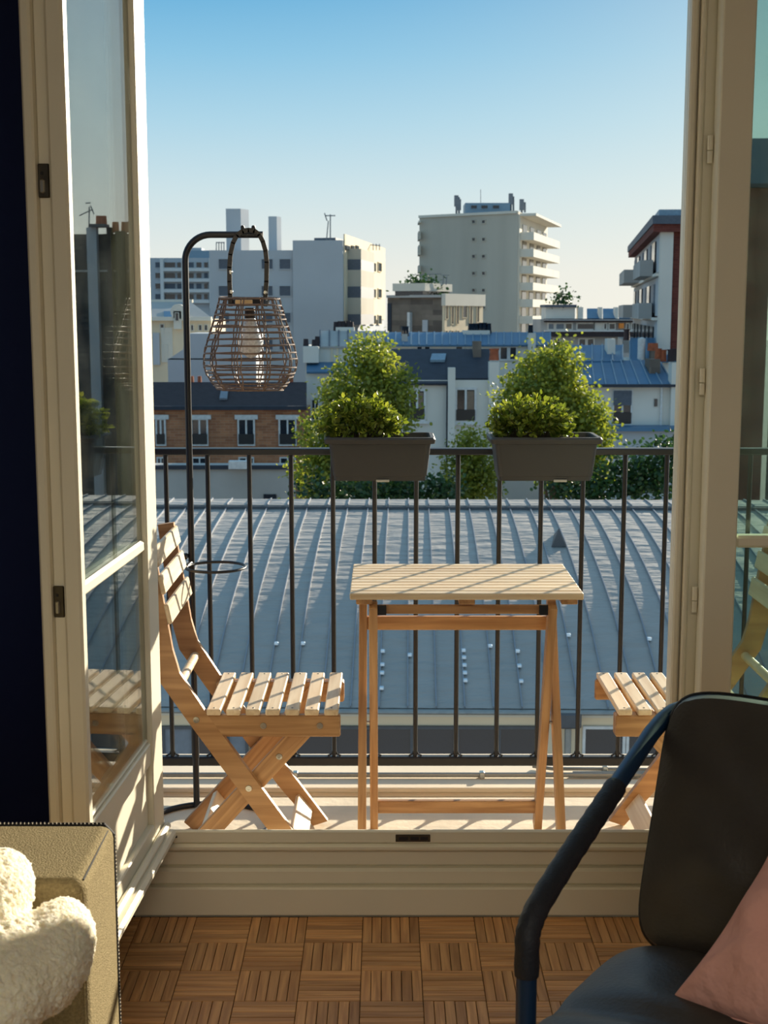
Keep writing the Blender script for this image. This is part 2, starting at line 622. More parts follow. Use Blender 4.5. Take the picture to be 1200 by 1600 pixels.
M['leather'] = plain('black_leather', (58, 54, 50), 0.42, var=0.15, scale=8, bump=0.10, bscale=160)
M['leather_pipe'] = plain('black_leather_piping', (14, 13, 14), 0.45)
M['wrap'] = plain('navy_leather_wrap', (26, 30, 40), 0.6, var=0.1, scale=30, bump=0.2, bscale=200)
M['tube'] = plain('sky_tinted_steel_tube', (28, 58, 92), 0.34, 0.3, var=0.1)  # black tube; the sky's blue sheen is put into its colour
M['pink'] = plain('dusty_pink_cotton', (230, 172, 158), 0.9, var=0.06, scale=6, bump=0.8, bscale=11, bdist=0.03, spec=0.2)
M['sofa'] = plain('olive_beige_wool', (150, 136, 102), 0.95, var=0.22, scale=220, bump=0.5, bscale=400, spec=0.1)
M['sofa_pipe'] = plain('black_edge_cord', (20, 20, 24), 0.8)
M['stitch'] = plain('white_stitch_yarn', (226, 216, 196), 0.9)
M['sherpa'] = plain('white_sherpa_fleece', (248, 238, 214), 0.95, var=0.08, scale=90, bump=0.6, bscale=220, spec=0.1, sss=0.5)
M['cane'] = plain('brown_rattan_cane', (110, 88, 74), 0.45, var=0.3, scale=120, objvar=0.15)
M['strap'] = plain('dark_brown_leather_strap', (56, 52, 48), 0.55, var=0.1, scale=40)
M['bulb_cap'] = plain('dark_bulb_cap', (40, 30, 28), 0.5)
M['bulb'] = plain('frosted_bulb_glass', (216, 216, 216), 0.25, var=0.25, scale=150, spec=0.8)
M['felt'] = plain('solar_panel_top', (22, 22, 30), 0.4)
M['birch'] = plain('pale_wood_tag', (222, 190, 140), 0.6)
M['glass'] = glass_mat('door_glass', dirt=0.02, ior=1.8)
M['glass3'] = glass_mat('right_door_glass', (0.92, 0.96, 0.94), dirt=0.02)
M['glass2'] = glass_mat('side_window_glass', (0.80, 0.88, 0.84), dirt=0.03)

# ================================================================== LARGE STRUCTURE
XL, XR, YB, ZC = -2.1, 2.4, -3.2, 2.62
YW = 3.10                                   # room face of the window wall

fl = box('floor', XL, XR, YB, YW, -0.2, -0.006, M['subfloor'], kind='structure')
box('ceiling', XL - .2, XR + .2, YB - .2, YW + .3, ZC, ZC + .2, M['white_wall'], kind='structure')
box('wall_left', XL - .2, XL, YB - .2, YW, -0.2, ZC, M['navy'], kind='structure')
box('wall_right', XR, XR + .2, YB - .2, YW, -0.2, ZC, M['white_wall'], kind='structure')
# unseen back wall; its wide opening is added to let daylight in behind the viewer
wb = MB()
wb.box(XL, -1.5, YB - .2, YB, -0.2, ZC).box(1.9, XR, YB - .2, YB, -0.2, ZC)
wb.box(-1.5, 1.9, YB - .2, YB, -0.2, 0.45).box(-1.5, 1.9, YB - .2, YB, 2.4, ZC)
wb.build('wall_back', M['white_wall'], kind='structure')
box('wall_front', XL, -0.62, YW, YW + .22, -0.2, ZC, M['navy'], kind='structure')
box('wall_front_right', 1.46, XR, YW, YW + .22, -0.2, ZC, M['navy'], kind='structure')
box('wall_front_lintel', -0.62, 1.46, YW, YW + .22, 2.36, ZC, M['navy'], kind='structure')

# parquet: tiles of six fingers each, laid like a chessboard
TILE = 0.1345
X0, Y0 = -0.051, 3.086
strips = []
for r_ in range(0, 8):
    for c_ in range(-7, 9):
        x0, y1 = X0 + c_ * TILE, Y0 - r_ * TILE
        along_y = (r_ + c_) % 2 == 0
        d = abs(x0 + TILE / 2 - 0.05) + 1.6 * max(0, r_ - 4)
        for k in range(6):
            s = TILE / 6
            if along_y: strips.append((d, r_, x0 + k * s, x0 + (k + 1) * s, y1 - TILE, y1, True))
            else: strips.append((d, r_, x0, x0 + TILE, y1 - (k + 1) * s, y1 - k * s, False))
in_view = [s for s in strips if s[1] < 5 and -0.60 < (s[2] + s[3]) / 2 < 0.62]
in_view.sort(key=lambda s: s[0])
near, rest = in_view[:298], in_view[298:] + [s for s in strips if s not in in_view]
G_ = 0.0007
for d, r_, xa, xb, ya, yb, al in near:
    o = box('parquet_finger', xa + G_, xb - G_, ya + G_, yb - G_, -0.006, 0.0, M['parquet'], fl, b=0.0009, long_y=al)
    o.location.z += random.uniform(-0.0004, 0.0004)
mb = MB()
for d, r_, xa, xb, ya, yb, al in rest: mb.box(xa + G_, xb - G_, ya + G_, yb - G_, -0.006, 0.0)
for r_ in range(0, 20):
    for c_ in range(-15, 18):
        if r_ < 8 and -7 <= c_ < 9: continue
        x0, y1 = X0 + c_ * TILE, Y0 - r_ * TILE
        mb.box(x0 + G_, x0 + TILE - G_, y1 - TILE + G_, y1 - G_, -0.006, 0.0)
mb.build('parquet_beyond', M['parquet'], fl, kind='stuff')

# threshold: stacked mouldings under the door
tr = thing('trim_1', None, None, (0.4, 3.12, 0), kind='structure')
xa, xb = -0.62, 1.46
box('base_board', xa, xb, 3.088, 3.168, 0, 0.073, M['paint'], tr, b=0.004)
box('lower_moulding', xa, xb, 3.101, 3.168, 0.073, 0.116, M['paint'], tr, b=0.007)
box('middle_moulding', xa, xb, 3.113, 3.168, 0.116, 0.162, M['paint'], tr, b=0.007)
box('threshold_lip', xa, xb, 3.094, 3.16, 0.162, 0.180, M['paint'], tr, b=0.006)
box('threshold_nose', xa, xb, 3.101, 3.113, 0.180, 0.2135, M['paint'], tr, b=0.004)
lp = box('latch_plate', 0.028, 0.112, 3.098, 3.102, 0.186, 0.204, M['old_steel'], tr, b=0.001)
box('latch_slot', 0.036, 0.058, 3.097, 3.099, 0.191, 0.199, M['black_metal'], lp)
box('latch_slot', 0.064, 0.084, 3.097, 3.099, 0.191, 0.199, M['black_metal'], lp)
box('latch_slot', 0.088, 0.106, 3.097, 3.099, 0.191, 0.199, M['black_metal'], lp)
box('drain_slot', -0.525, -0.500, 3.0985, 3.102, 0.196, 0.201, M['black_metal'], tr)

# door frame: jambs, head, side window
fr = thing('trim_2', None, None, (0.7, 3.12, 0.19), kind='structure')
box('jamb', -0.62, -0.548, 3.10, 3.20, 0.186, 2.36, M['paint'], fr, b=0.003)
box('jamb', 0.684, 0.832, 3.128, 3.165, 0.186, 2.36, M['paint'], fr, b=0.003)
box('jamb_bead', 0.684, 0.700, 3.112, 3.130, 0.186, 2.36, M['paint'], fr, b=0.004)
box('jamb_bead', 0.704, 0.716, 3.104, 3.130, 0.186, 2.36, M['paint'], fr, b=0.004)
box('jamb_board', 0.7165, 0.762, 3.112, 3.130, 0.186, 2.36, M['paint'], fr, b=0.003)
box('head', -0.62, 1.46, 3.12, 3.22, 2.29, 2.36, M['paint'], fr, b=0.003)
sw = thing('window_1', None, None, (1.15, 3.2, 0.19), kind='structure')
box('stile', 1.40, 1.46, 3.17, 3.21, 0.186, 2.29, M['paint'], sw, b=0.003)
box('bottom_rail', 0.832, 1.40, 3.17, 3.21, 0.186, 0.25, M['paint'], sw, b=0.003)
box('pane', 0.832, 1.40, 3.178, 3.182, 0.25, 2.29, M['glass2'], sw)


def door_leaf(name, org, ang, mirror, hs=0.1):
    """glazed leaf: local x runs from the hinge edge, local y out of the face that is seen"""
    a = Vector((math.cos(ang), math.sin(ang), 0))
    n = Vector((0, 0, 1)).cross(a)
    if mirror: n = -n
    root = thing(name, None, None, org, kind='structure')
    z0, z1, L = 0.196, 2.285, 0.640
    base = Vector((org[0], org[1], 0))

    def bx(nm, s0, s1, t0, t1, za, zb, mt, par=root, b=0.003):
        c = base + a * ((s0 + s1) / 2) + n * ((t0 + t1) / 2) + Vector((0, 0, (za + zb) / 2))
        Mx = Matrix((a, n if not mirror else -n, Vector((0, 0, 1)))).transposed().to_4x4()
        Mx.translation = c
        return mk(nm, box_mesh(abs(s1 - s0), abs(t1 - t0), abs(zb - za), b, mt), Mx, mt, par)
    th = 0.058
    bx('hinge_stile', 0, hs, -th, 0, z0, z1, M['paint'])
    bx('meeting_stile', 0.604, 0.636, -0.034, 0, z0, z1, M['paint'], b=0.005)
    bx('meeting_stile_rebate', 0.600, 0.624, -0.056, -0.0345, z0, z1, M['paint'], b=0.002)
    bx('astragal', 0.596, 0.644, -0.076, -0.0565, z0, z1, M['paint'], b=0.004)
    bx('bottom_rail', hs, 0.604, -th, 0, z0 + 0.0, 0.270, M['paint'])
    bx('lower_panel', hs, 0.604, -0.038, -0.014, 0.270, 0.452, M['paint'])
    bx('panel_rail', hs, 0.604, -th, -0.004, 0.415, 0.468, M['paint'])
    bx('glazing_bead', hs, 0.604, -0.022, -0.010, 0.468, 0.478, M['paint'], b=0.004)
    bx('top_rail', hs, 0.604, -th, 0, 2.20, z1, M['paint'])
    bx('muntin', hs, 0.604, -0.046, -0.006, 0.916, 0.944, M['paint'], b=0.006)
    bx('drip_moulding', 0.0, 0.630, 0.0, 0.030, z0 + 0.002, 0.222, M['paint'], b=0.007)
    bx('drip_moulding', 0.0, 0.630, 0.0, 0.017, 0.222, 0.240, M['paint'], b=0.006)
    for t_ in (-0.016, -0.030):                # sealed double glazing
        bx('pane', hs, 0.604, t_, t_ + .004, 0.468, 0.916, M['glass3' if mirror else 'glass'], b=0)
        bx('pane', hs, 0.604, t_, t_ + .004, 0.944, 2.20, M['glass3' if mirror else 'glass'], b=0)
    return root, bx


ang_l = R(-90 - 3.2)
d1, bx = door_leaf('door_1', (-0.530, 3.098, 0.196), ang_l, False)
for zc in (1.686, 0.914, 0.30):
    h = bx('latch', 0.620, 0.6285, -0.0560, -0.036, zc - 0.030, zc + 0.030, M['old_steel'], d1, 0.0015)
    bx('latch_bolt', 0.6275, 0.634, -0.052, -0.044, zc - 0.022, zc + 0.002, M['steel'], h, 0.002)
    bx('latch_screw', 0.6275, 0.630, -0.051, -0.046, zc + 0.010, zc + 0.016, M['black_metal'], h, 0.001)
d2, bx2 = door_leaf('door_2', (0.737, 3.043, 0.196), R(-0.6), True, 0.073)
for v_ in (233, 596, 937):
    pz = P(1095, v_, 3.09).z
    m_ = MB()
    m_.tube([(0.730, 3.094, pz - 0.002), (0.730, 3.094, pz + 0.030)], 0.0066, 10)
    hg = m_.build('hinge', M['paint'], d2)
    MB().tube([(0.730, 3.094, pz - 0.030), (0.730, 3.094, pz - 0.004)], 0.0062, 10).build('hinge_barrel', M['paint'], hg)

# balcony slab, gutter, ledge
bs = thing('balcony', None, None, (0, 3.6, 0), kind='structure')
box('slab', -1.9, 2.6, 3.168, 3.90, -0.20, 0.0, M['concrete'], bs)
box('drain_channel', -1.9, 2.6, 3.90, 3.95, -0.20, -0.03, M['gutter'], bs)
box('ledge', -1.9, 2.6, 3.95, 4.33, -0.20, -0.004, M['ledge'], bs, b=0.01)
box('ledge_lip', -1.9, 2.6, 3.95, 3.962, -0.004, 0.012, M['ledge'], bs, b=0.003)
box('ground', -400, 400, 4.4, 900, -16.4, -16.2, M['ground'], kind='structure')

# ================================================================== BALCONY THINGS
# railing
YR = 4.02
rl = thing('balcony_railing', 'dark iron balcony railing with thin upright bars behind the wooden table', 'railing', (0.2, YR, 0.0))
zt0 = P(600, 710, YR).z
zt1 = P(600, 700, YR).z
zb0, zb1 = P(600, 1195, YR).z, P(600, 1181, YR).z
box('top_rail', -1.85, 2.5, YR - .02, YR + .02, zt0, zt1, M['rail_metal'], rl, b=0.003)
box('bottom_rail', -1.85, 2.5, YR - .014, YR + .014, zb0, zb1, M['rail_metal'], rl, b=0.004)
for k in range(-15, 20):
    x = 0.0972 + 0.1256 * k
    tube_obj('baluster', [(x, YR, zb1 - .005), (x, YR, zt0 + .004)], 0.0072, M['rail_metal'], rl, 8)
    if -7 <= k <= 9:      # the little welded fillets in the corners at the foot
        for sg in (-1, 1):
            MB().tube([(x + sg * 0.004, YR, zb1 + 0.018), (x + sg * 0.009, YR, zb1 + 0.006), (x + sg * 0.020, YR, zb1 + 0.001)], 0.0028, 6).build('weld_fillet', M['rail_metal'], rl)
for x in (-1.6, 2.1):
    box('foot', x - .012, x + .012, YR - .01, YR + .01, -0.006, zb0 + .004, M['rail_metal'], rl)

# conduit pipes lying along the ledge
cp = thing('conduit_pipe', 'grey conduit pipe with clips running along the pale ledge beyond the railing', 'pipe', (0.2, 4.16, 0.0))
tube_obj('pipe', [(-1.9, 4.085, .006), (2.5, 4.085, .006)], 0.008, M['conduit'], cp, 8)
for x in (-0.28, 0.31, 0.78):
    box('clip', x - .008, x + .008, 4.073, 4.097, -.004, .017, M['steel'], cp, b=0.002)
cp2 = thing('conduit_pipe', 'second grey conduit pipe with a rounded bend behind the right chair', 'pipe', (0.7, 4.2, 0.0))
tube_obj('pipe', [(0.48, 4.17, .005), (0.54, 4.145, .005), (0.80, 4.14, .005), (0.86, 4.135, .005), (0.88, 4.122, .005), (0.86, 4.110, .005), (0.6, 4.106, .005)], 0.006, M['conduit'], cp2, 8)
box('clip', 0.70, 0.716, 4.13, 4.15, -.004, .018, M['steel'], cp2, b=0.002)


# leaves ------------------------------------------------------------
def leaf_cloud(name, pts, dirs, sizes, tones, mat, parent, fold=0.35, width=0.55, kind='stuff'):
    """one six-cornered folded leaf per point"""
    n = len(pts)
    d = dirs / np.linalg.norm(dirs, axis=1)[:, None]
    up = rng.normal(size=(n, 3)) * 0.6 + np.array([0, 0, 1.0])
    sd_ = np.cross(d, up); sd_ /= np.linalg.norm(sd_, axis=1)[:, None] + 1e-9
    nr = np.cross(sd_, d)
    s = sizes[:, None]
    base, tip = pts, pts + d * s
    m1, m2 = pts + d * s * 0.33 - nr * s * 0.05, pts + d * s * 0.70 - nr * s * 0.06
    hw = s * width / 2
    l1, l2 = m1 + sd_ * hw + nr * s * fold * 0.25, m2 + sd_ * hw * 0.85 + nr * s * fold * 0.2
    r1, r2 = m1 - sd_ * hw + nr * s * fold * 0.25, m2 - sd_ * hw * 0.85 + nr * s * fold * 0.2
    V = np.stack([base, m1, m2, tip, l1, l2, r1, r2], 1).reshape(-1, 3)
    b_ = np.arange(n)[:, None] * 8
    F = np.concatenate([b_ + np.array([[0, 1, 4, 4]]), b_ + np.array([[1, 2, 5, 4]]), b_ + np.array([[2, 3, 5, 5]]),
                        b_ + np.array([[0, 6, 1, 1]]), b_ + np.array([[6, 7, 2, 1]]), b_ + np.array([[7, 3, 2, 2]])], 0)
    faces = [tuple(f[:3]) if f[2] == f[3] else tuple(f) for f in F.tolist()]
    org = W[parent.name] if parent is not None else Matrix.Identity(4)
    V = V - np.array(org.translation)
    me = from_data(name, V.tolist(), faces)
    at = me.attributes.new('tone', 'FLOAT', 'POINT')
    at.data.foreach_set('value', np.repeat(tones, 8).astype(np.float32))
    return mk(name, me, org, mat, parent, kind)


# planters ----------------------------------------------------------
def planter(u0, u1, u_lab, pu0, pu1, label):
    D0 = 3.800                               # face towards the room
    c = P((u0 + u1) / 2, 700, D0)
    xa, xb = P(u0, 690, D0).x, P(u1, 690, D0).x
    zr = P(600, 684, D0).z
    zb = P(600, 753, D0).z
    dy = 0.185
    root = thing('potted_plant', label, 'planter', ((xa + xb) / 2, D0 + dy / 2, zb), 'planters hung on the balcony railing')
    # tapered, open tub
    tp, wl = 0.016, 0.004
    z1 = zr - 0.006
    mb = MB()
    def ring(x0, x1, y0, y1, z, rr=0.016, n=4):
        out = []
        for cx, cy, a0 in ((x1 - rr, y1 - rr, 0), (x0 + rr, y1 - rr, 90), (x0 + rr, y0 + rr, 180), (x1 - rr, y0 + rr, 270)):
            for i in range(n + 1):
                a = R(a0 + 90 * i / n)
                out.append((cx + rr * math.cos(a), cy + rr * math.sin(a), z))
        return out
    i_ = 0.010
    rings = [ring(xa + i_ + tp, xb - i_ - tp, D0 + i_ + tp * .8, D0 + dy - i_ - tp * .8, zb),
             ring(xa + i_ + tp - .001, xb - i_ - tp + .001, D0 + i_ + tp * .8 - .001, D0 + dy - i_ - tp * .8 + .001, zb + 0.012),
             ring(xa + i_ + tp - .0035, xb - i_ - tp + .0035, D0 + i_ + tp * .8 - .0035, D0 + dy - i_ - tp * .8 + .0035, zb + 0.014),
             ring(xa + i_, xb - i_, D0 + i_, D0 + dy - i_, z1),
             ring(xa + i_ + wl, xb - i_ - wl, D0 + i_ + wl, D0 + dy - i_ - wl, z1),
             ring(xa + i_ + wl + tp, xb - i_ - wl - tp, D0 + i_ + wl + tp, D0 + dy - i_ - wl - tp, zb + 0.01)]
    V = [p for r_ in rings for p in r_]
    n = len(rings[0])
    Fc = [tuple(range(n))[::-1], tuple(5 * n + k for k in range(n))]
    for j in range(5):
        Fc += [(j * n + k, j * n + (k + 1) % n, (j + 1) * n + (k + 1) % n, (j + 1) * n + k) for k in range(n)]
    mb.add(V, Fc)
    mb.build('tub', M['planter'], root)
    # rolled rim
    rm = MB()
    pr = [(0.0, -0.014), (-0.010, -0.012), (-0.012, 0.0), (-0.008, 0.006), (0.002, 0.006), (0.004, 0.0)]
    rs = [ring(xa + i_ + o, xb - i_ - o, D0 + i_ + o, D0 + dy - i_ - o, z1 + h) for o, h in pr]
    V = [p for r_ in rs for p in r_]
    Fc = []
    for j in range(len(pr)):
        j2 = (j + 1) % len(pr)
        Fc += [(j * n + k, j * n + (k + 1) % n, j2 * n + (k + 1) % n, j2 * n + k) for k in range(n)]
    rm.add(V, Fc, True)
    rm.build('rim', M['planter'], root)
    xl = P(u_lab, 750, D0).x
    box('label_plate', xl - .019, xl + .019, D0 + .018, D0 + .026, zb - .003, zb + .004, M['label'], root, b=0.001)
    box('soil', xa + .02, xb - .02, D0 + .02, D0 + dy - .02, z1 - .03, z1 - .012, M['soil'], root)
    for x in (xa + .05, xb - .05):          # hooks over the rail
        tube_obj('hook', [(x, D0 + dy - .002, zb + .06), (x, YR - .026, zt1 + .004), (x, YR, zt1 + .009), (x, YR + .028, zt1 + .004), (x, YR + .03, zt0 - .02)], 0.004, M['planter'], root, 6)
    # bushy plant, in the left part of the tub
    x0, x1 = P(pu0, 660, 3.89).x, P(pu1, 660, 3.89).x
    cx, hx = (x0 + x1) / 2, (x1 - x0) / 2
    ht = P(600, 617, 3.89).z - z1
    cy = D0 + dy / 2
    stems = MB()
    PT, DR, SZ, TN = [], [], [], []
    for i in range(210):
        a = rng.uniform(0, 2 * math.pi)
        el = math.acos(rng.uniform(-0.05, 1))
        k = rng.uniform(0.72, 1.0)
        end = Vector((cx + hx * k * math.sin(el) * math.cos(a), cy + 0.095 * k * math.sin(el) * math.sin(a), z1 + .012 + ht * k * max(math.cos(el), 0) ** .8 * rng.uniform(.88, 1.04)))
        st = Vector((cx + (end.x - cx) * .35, cy + (end.y - cy) * .35, z1 - .015))
        mid = (st + end) / 2 + Vector((0, 0, .012))
        if i % 2 == 0: stems.tube([st, mid, end], 0.0010, 3, caps=False)
        out = (end - st).normalized()
        for j in range(11):
            t = rng.uniform(.45, 1.0)
            p = st.lerp(mid, t * 2) if t < .5 else mid.lerp(end, t * 2 - 1)
            dd = np.array(out) * .7 + rng.normal(size=3) * .8
            PT.append(p); DR.append(dd); SZ.append(rng.uniform(.012, .023)); TN.append(np.clip(rng.uniform(0, .75) + (t - .6) * .6, 0, 1))
    stems.build('stems', M['bark'], root, kind='stuff', recalc=False)
    leaf_cloud('foliage', np.array([list(p) for p in PT]), np.array(DR), np.array(SZ), np.array(TN), M['plant'], root, width=.62)
    return root


planter(507, 680, 598, 488, 640, 'left anthracite planter box with bushy green plant, hung behind the table\'s left end')
planter(768, 942, 877, 757, 903, 'right anthracite planter box with bushy green plant, hung nearer the right door jamb')

# lamp stand -------------------------------------------------------
DL = 3.80
fx, fy = -0.553, DL
zt = P(350, 366, DL - .02).z
ls = thing('lamp_stand', 'tall black metal lamp stand with bent top arm beside the left chair', 'lamp stand', (fx, fy, 0))
ax_end = P(411, 366, DL).x
pts = [(fx, fy, 0.012), (fx, fy, 0.6), (fx, fy, zt - .075)]
pts += arc((fx + .072, fy, zt - .072), .072, math.pi, math.pi / 2, 10)[1:]
pts += [(fx + .15, fy, zt), (ax_end, fy, zt)]
tube_obj('pole', pts, 0.0092, M['black_metal'], ls, 12)
tube_obj('pole_sleeve', [(fx, fy, .16), (fx, fy, .30)], 0.0108, M['black_metal'], ls, 12)
rb = 0.155
cb_ = Vector((fx + 0.055, fy - .125, .008))
tube_obj('base_ring', [cb_ + Vector((math.cos(R(a)) * rb * 1.15, math.sin(R(a)) * rb, 0)) for a in range(0, 360, 9)], 0.0085, M['black_metal'], ls, 10, True)
pr_ = P(337, 886, DL - .06)
rr = (P(382, 886, DL - .06).x - P(290, 886, DL - .06).x) / 2
tube_obj('pot_ring', [pr_ + Vector((math.cos(R(a)) * rr, math.sin(R(a)) * rr * .95, 0)) for a in range(0, 360, 9)], 0.0042, M['black_metal'], ls, 8, True)
tube_obj('ring_arm', [pr_ + Vector((-rr, 0.01, 0)), (fx, fy, pr_.z + .004)], 0.006, M['black_metal'], ls, 8)
MB().lathe([(.004, -.012), (.009, -.01), (.009, .008), (.006, .014)], T(fx - .016, fy - .012, pr_.z + .022) @ Matrix.Rotation(math.pi / 2, 4, 'X'), 12).build('ring_knob', M['black_metal'], ls)
for u_ in (379, 396):
    x = P(u_, 357, DL).x
    MB().lathe([(.0025, -.006), (.0025, .004), (.005, .005), (.006, .010), (.004, .015)], T(x, fy, zt + .010), 12).build('stop_knob', M['black_metal'], ls)

# hanging lantern ---------------------------------------------------
cxl = P(390.5, 520, DL - .004).x
ln = thing('rattan_lantern', 'woven rattan basket lantern with a bulb, hanging from the black stand', 'lantern', (cxl, DL, P(390, 607, DL).z))
prof = [(320, 46.3), (400, 49), (460, 51.5), (520, 54), (600, 57.3), (700, 62), (800, 66.5), (900, 70.8), (1000, 72.6), (1080, 72), (1150, 69.3), (1210, 64), (1260, 59.5), (1300, 55), (1330, 51)]
pv = np.array([420 + y * .14167 for y, _ in prof])
pz_ = np.array([P(390, v, DL).z for v in pv])
sc_px = (P(491, 540, DL).x - P(391, 540, DL).x) / 100
prr = np.array([r for _, r in prof]) * sc_px


def rad(z): return float(np.interp(z, pz_[::-1], prr[::-1]))


hoops = [322, 398, 452, 508, 566, 634, 704, 772, 846, 928, 1000, 1078, 1140, 1195, 1245, 1288, 1326]
for y in hoops:
    z = P(390, 420 + y * .14167, DL).z
    ph, am = rng.uniform(0, 6.28), rng.uniform(.0008, .0028)
    pts = []
    for k in range(36):
        a = 2 * math.pi * k / 36
        zz = z + am * math.sin(a + ph) + .0009 * math.sin(3 * a + ph)
        r_ = rad(zz) + .0008 * math.sin(5 * a + ph)
        pts.append((cxl + r_ * math.cos(a), DL + r_ * math.sin(a), zz))
    tube_obj('hoop', pts, 0.0025, M['cane'], ln, 6, True)
for k in range(10):
    for s_ in (-1, 1):
        pts = []
        for i in range(25):
            t = i / 24
            z = pz_[0] + (pz_[-1] - pz_[0]) * t
            a = 2 * math.pi * (k + .28) / 10 + s_ * (.035 + .015 * math.sin(t * 30 + k))
            r_ = rad(z) + s_ * .0016 * math.sin(t * 34 + k)
            pts.append((cxl + r_ * math.cos(a), DL + r_ * math.sin(a), z))
        tube_obj('rib', pts, 0.0021, M['cane'], ln, 5)
for j, f in enumerate((.96, .70, .42, .16)):      # floor of the basket
    r_ = prr[-1] * f
    tube_obj('base_hoop', [(cxl + r_ * math.cos(a), DL + r_ * math.sin(a), pz_[-1] + .001) for a in np.linspace(0, 2 * math.pi, 28, endpoint=False)], 0.0026, M['cane'], ln, 5, True)
for k in range(5):
    a = math.pi * k / 5
    d_ = Vector((math.cos(a), math.sin(a), 0)) * prr[-1]
    c_ = Vector((cxl, DL, pz_[-1]))
    tube_obj('base_spoke', [c_ - d_, c_ + d_], 0.0022, M['cane'], ln, 5)
# solar cap, tag, socket, bulb
ztop = pz_[0]
MB().lathe([(.050, -.016), (.052, -.014), (.052, -.003), (.049, 0)], T(cxl + .004, DL, ztop - .002), 28).build('solar_cap', M['felt'], ln)
beam('cap_bar', (cxl - .081, DL, ztop - .004), (cxl + .081, DL, ztop - .004), .010, .006, M['cane'], ln)
tgp = P(381, 473, DL - .055)
box('pale_tag', tgp.x - .024, tgp.x + .024, tgp.y - .002, tgp.y + .001, tgp.z - .008, tgp.z + .008, M['birch'], ln, b=.002)
zs = P(391, 481, DL).z
MB().lathe([(.013, -.030), (.0145, -.028), (.0145, -.004), (.012, 0)], T(cxl, DL, zs), 16).build('socket', M['bulb_cap'], ln)
bz0, bz1 = P(391, 560, DL).z, P(391, 497, DL).z
bprof = []
for t, r_ in ((0, .0), (.03, .010), (.10, .020), (.20, .0295), (.32, .0335), (.42, .033), (.6, .027), (.8, .020), (.95, .0155), (1, .0135)):
    bprof.append((r_ + .0003, bz0 + (bz1 - bz0) * t))
MB().lathe(bprof, T(cxl + .001, DL, 0), 24).build('bulb', M['bulb'], ln)
# strap handle with rivets
hp = []
xl_, xr_ = P(359.5, 460, DL).x, P(416.5, 460, DL).x
zc_ = P(388, 415, DL).z
ztp = zt + .0125
for u_, v_ in ((361, 478), (360.5, 460), (359.5, 440), (359.5, 418), (361, 398), (365, 380), (371, 368), (380, 361.5), (389, 360), (398, 361), (406, 367), (411.5, 378), (415.5, 392), (417.5, 410), (417, 440), (415.5, 460), (415, 478)):
    p = P(u_, v_, DL)
    hp.append(Vector((p.x, DL - .0145, p.z)) if v_ > 372 else Vector((p.x, DL - .0145, p.z)))
st_ = MB()
for i in range(len(hp) - 1):
    a_, b_ = hp[i], hp[i + 1]
    e = (b_ - a_).normalized() * .0015
    st_.beam(a_ - e, b_ + e, .0035, .0125, side=Vector((0, 1, 0)).cross(b_ - a_))
st_.build('strap_handle', M['strap'], ln)
for u_, v_ in ((360, 425), (361, 456), (414.5, 457)):
    p = P(u_, v_, DL - .022)
    MB().lathe([(.0058, 0), (.0052, .0018), (.002, .0026)], T(p.x, DL - .0165, p.z) @ Matrix.Rotation(math.pi / 2, 4, 'X'), 12).build('rivet', M['steel'], ln)

# table -------------------------------------------------------------
tx0, tx1, ty0, ty1, tz = -0.088, 0.514, 3.384, 3.806, 0.738
tb = thing('folding_table', 'folding acacia balcony table with slatted top between the two chairs', 'table', (.21, 3.6, 0))
NS = 11
pitch = (ty1 - ty0) / NS
for i in range(NS):
    box('top_slat', tx0, tx1, ty0 + i * pitch + .0034, ty0 + (i + 1) * pitch - .0034, tz - .017, tz, M['slat'], tb, b=.002)
for x in (tx0 + .016, (tx0 + tx1) / 2 - .020, tx1 - .056):
    box('batten', x, x + .042, ty0 + .012, ty1 - .012, tz - .031, tz - .0172, M['acacia'], tb, b=.002, long_y=True)
zl = tz - .034
legs = {}
for nm, xi in (('l', -.028), ('r', .436)):
    beam('inner_leg', (xi, 3.405, zl), (xi, 3.655, 0.004), .022, .042, M['acacia'], tb, side=(0, 1, 0))
for xi in (-.058, .466):
    beam('outer_leg', (xi, 3.700, zl), (xi, 3.330, 0.004), .022, .042, M['acacia'], tb, side=(0, 1, 0))
    sx = 1 if xi < 0.2 else -1
zc2 = P(700, 971, 3.68).z
box('upper_stretcher', -.047, .455, 3.655, 3.675, zc2 - .019, zc2 + .019, M['acacia'], tb, b=.002)
zc3 = P(700, 1260, 3.63).z
box('lower_stretcher', -.019, .427, 3.622, 3.640, zc3 - .018, zc3 + .018, M['acacia'], tb, b=.002)
zc4 = P(700, 951, 3.43).z
box('front_stretcher', -.018, .426, 3.415, 3.433, zc4 - .011, zc4 + .011, M['acacia'], tb, b=.002)
for xi in (-.006, .414):
    box('bracket', xi - .012, xi + .012, 3.405, 3.415, zc4 - .012, zc4 + .014, M['black_metal'], tb, b=.001)
for xi in (-.042, .450):
    MB().tube([(xi - .024, 3.525, .352), (xi + .024, 3.525, .352)], .005, 10).build('pivot_bolt', M['steel'], tb)

# folding chairs ----------------------------------------------------
YN, YF = 3.335, 3.690                        # near and far side of the chairs
ch = thing('folding_chair', 'folding acacia chair with slatted seat at the left, beside the lamp stand', 'chair', (-.28, (YN + YF) / 2, 0), 'slatted folding chairs at the table')


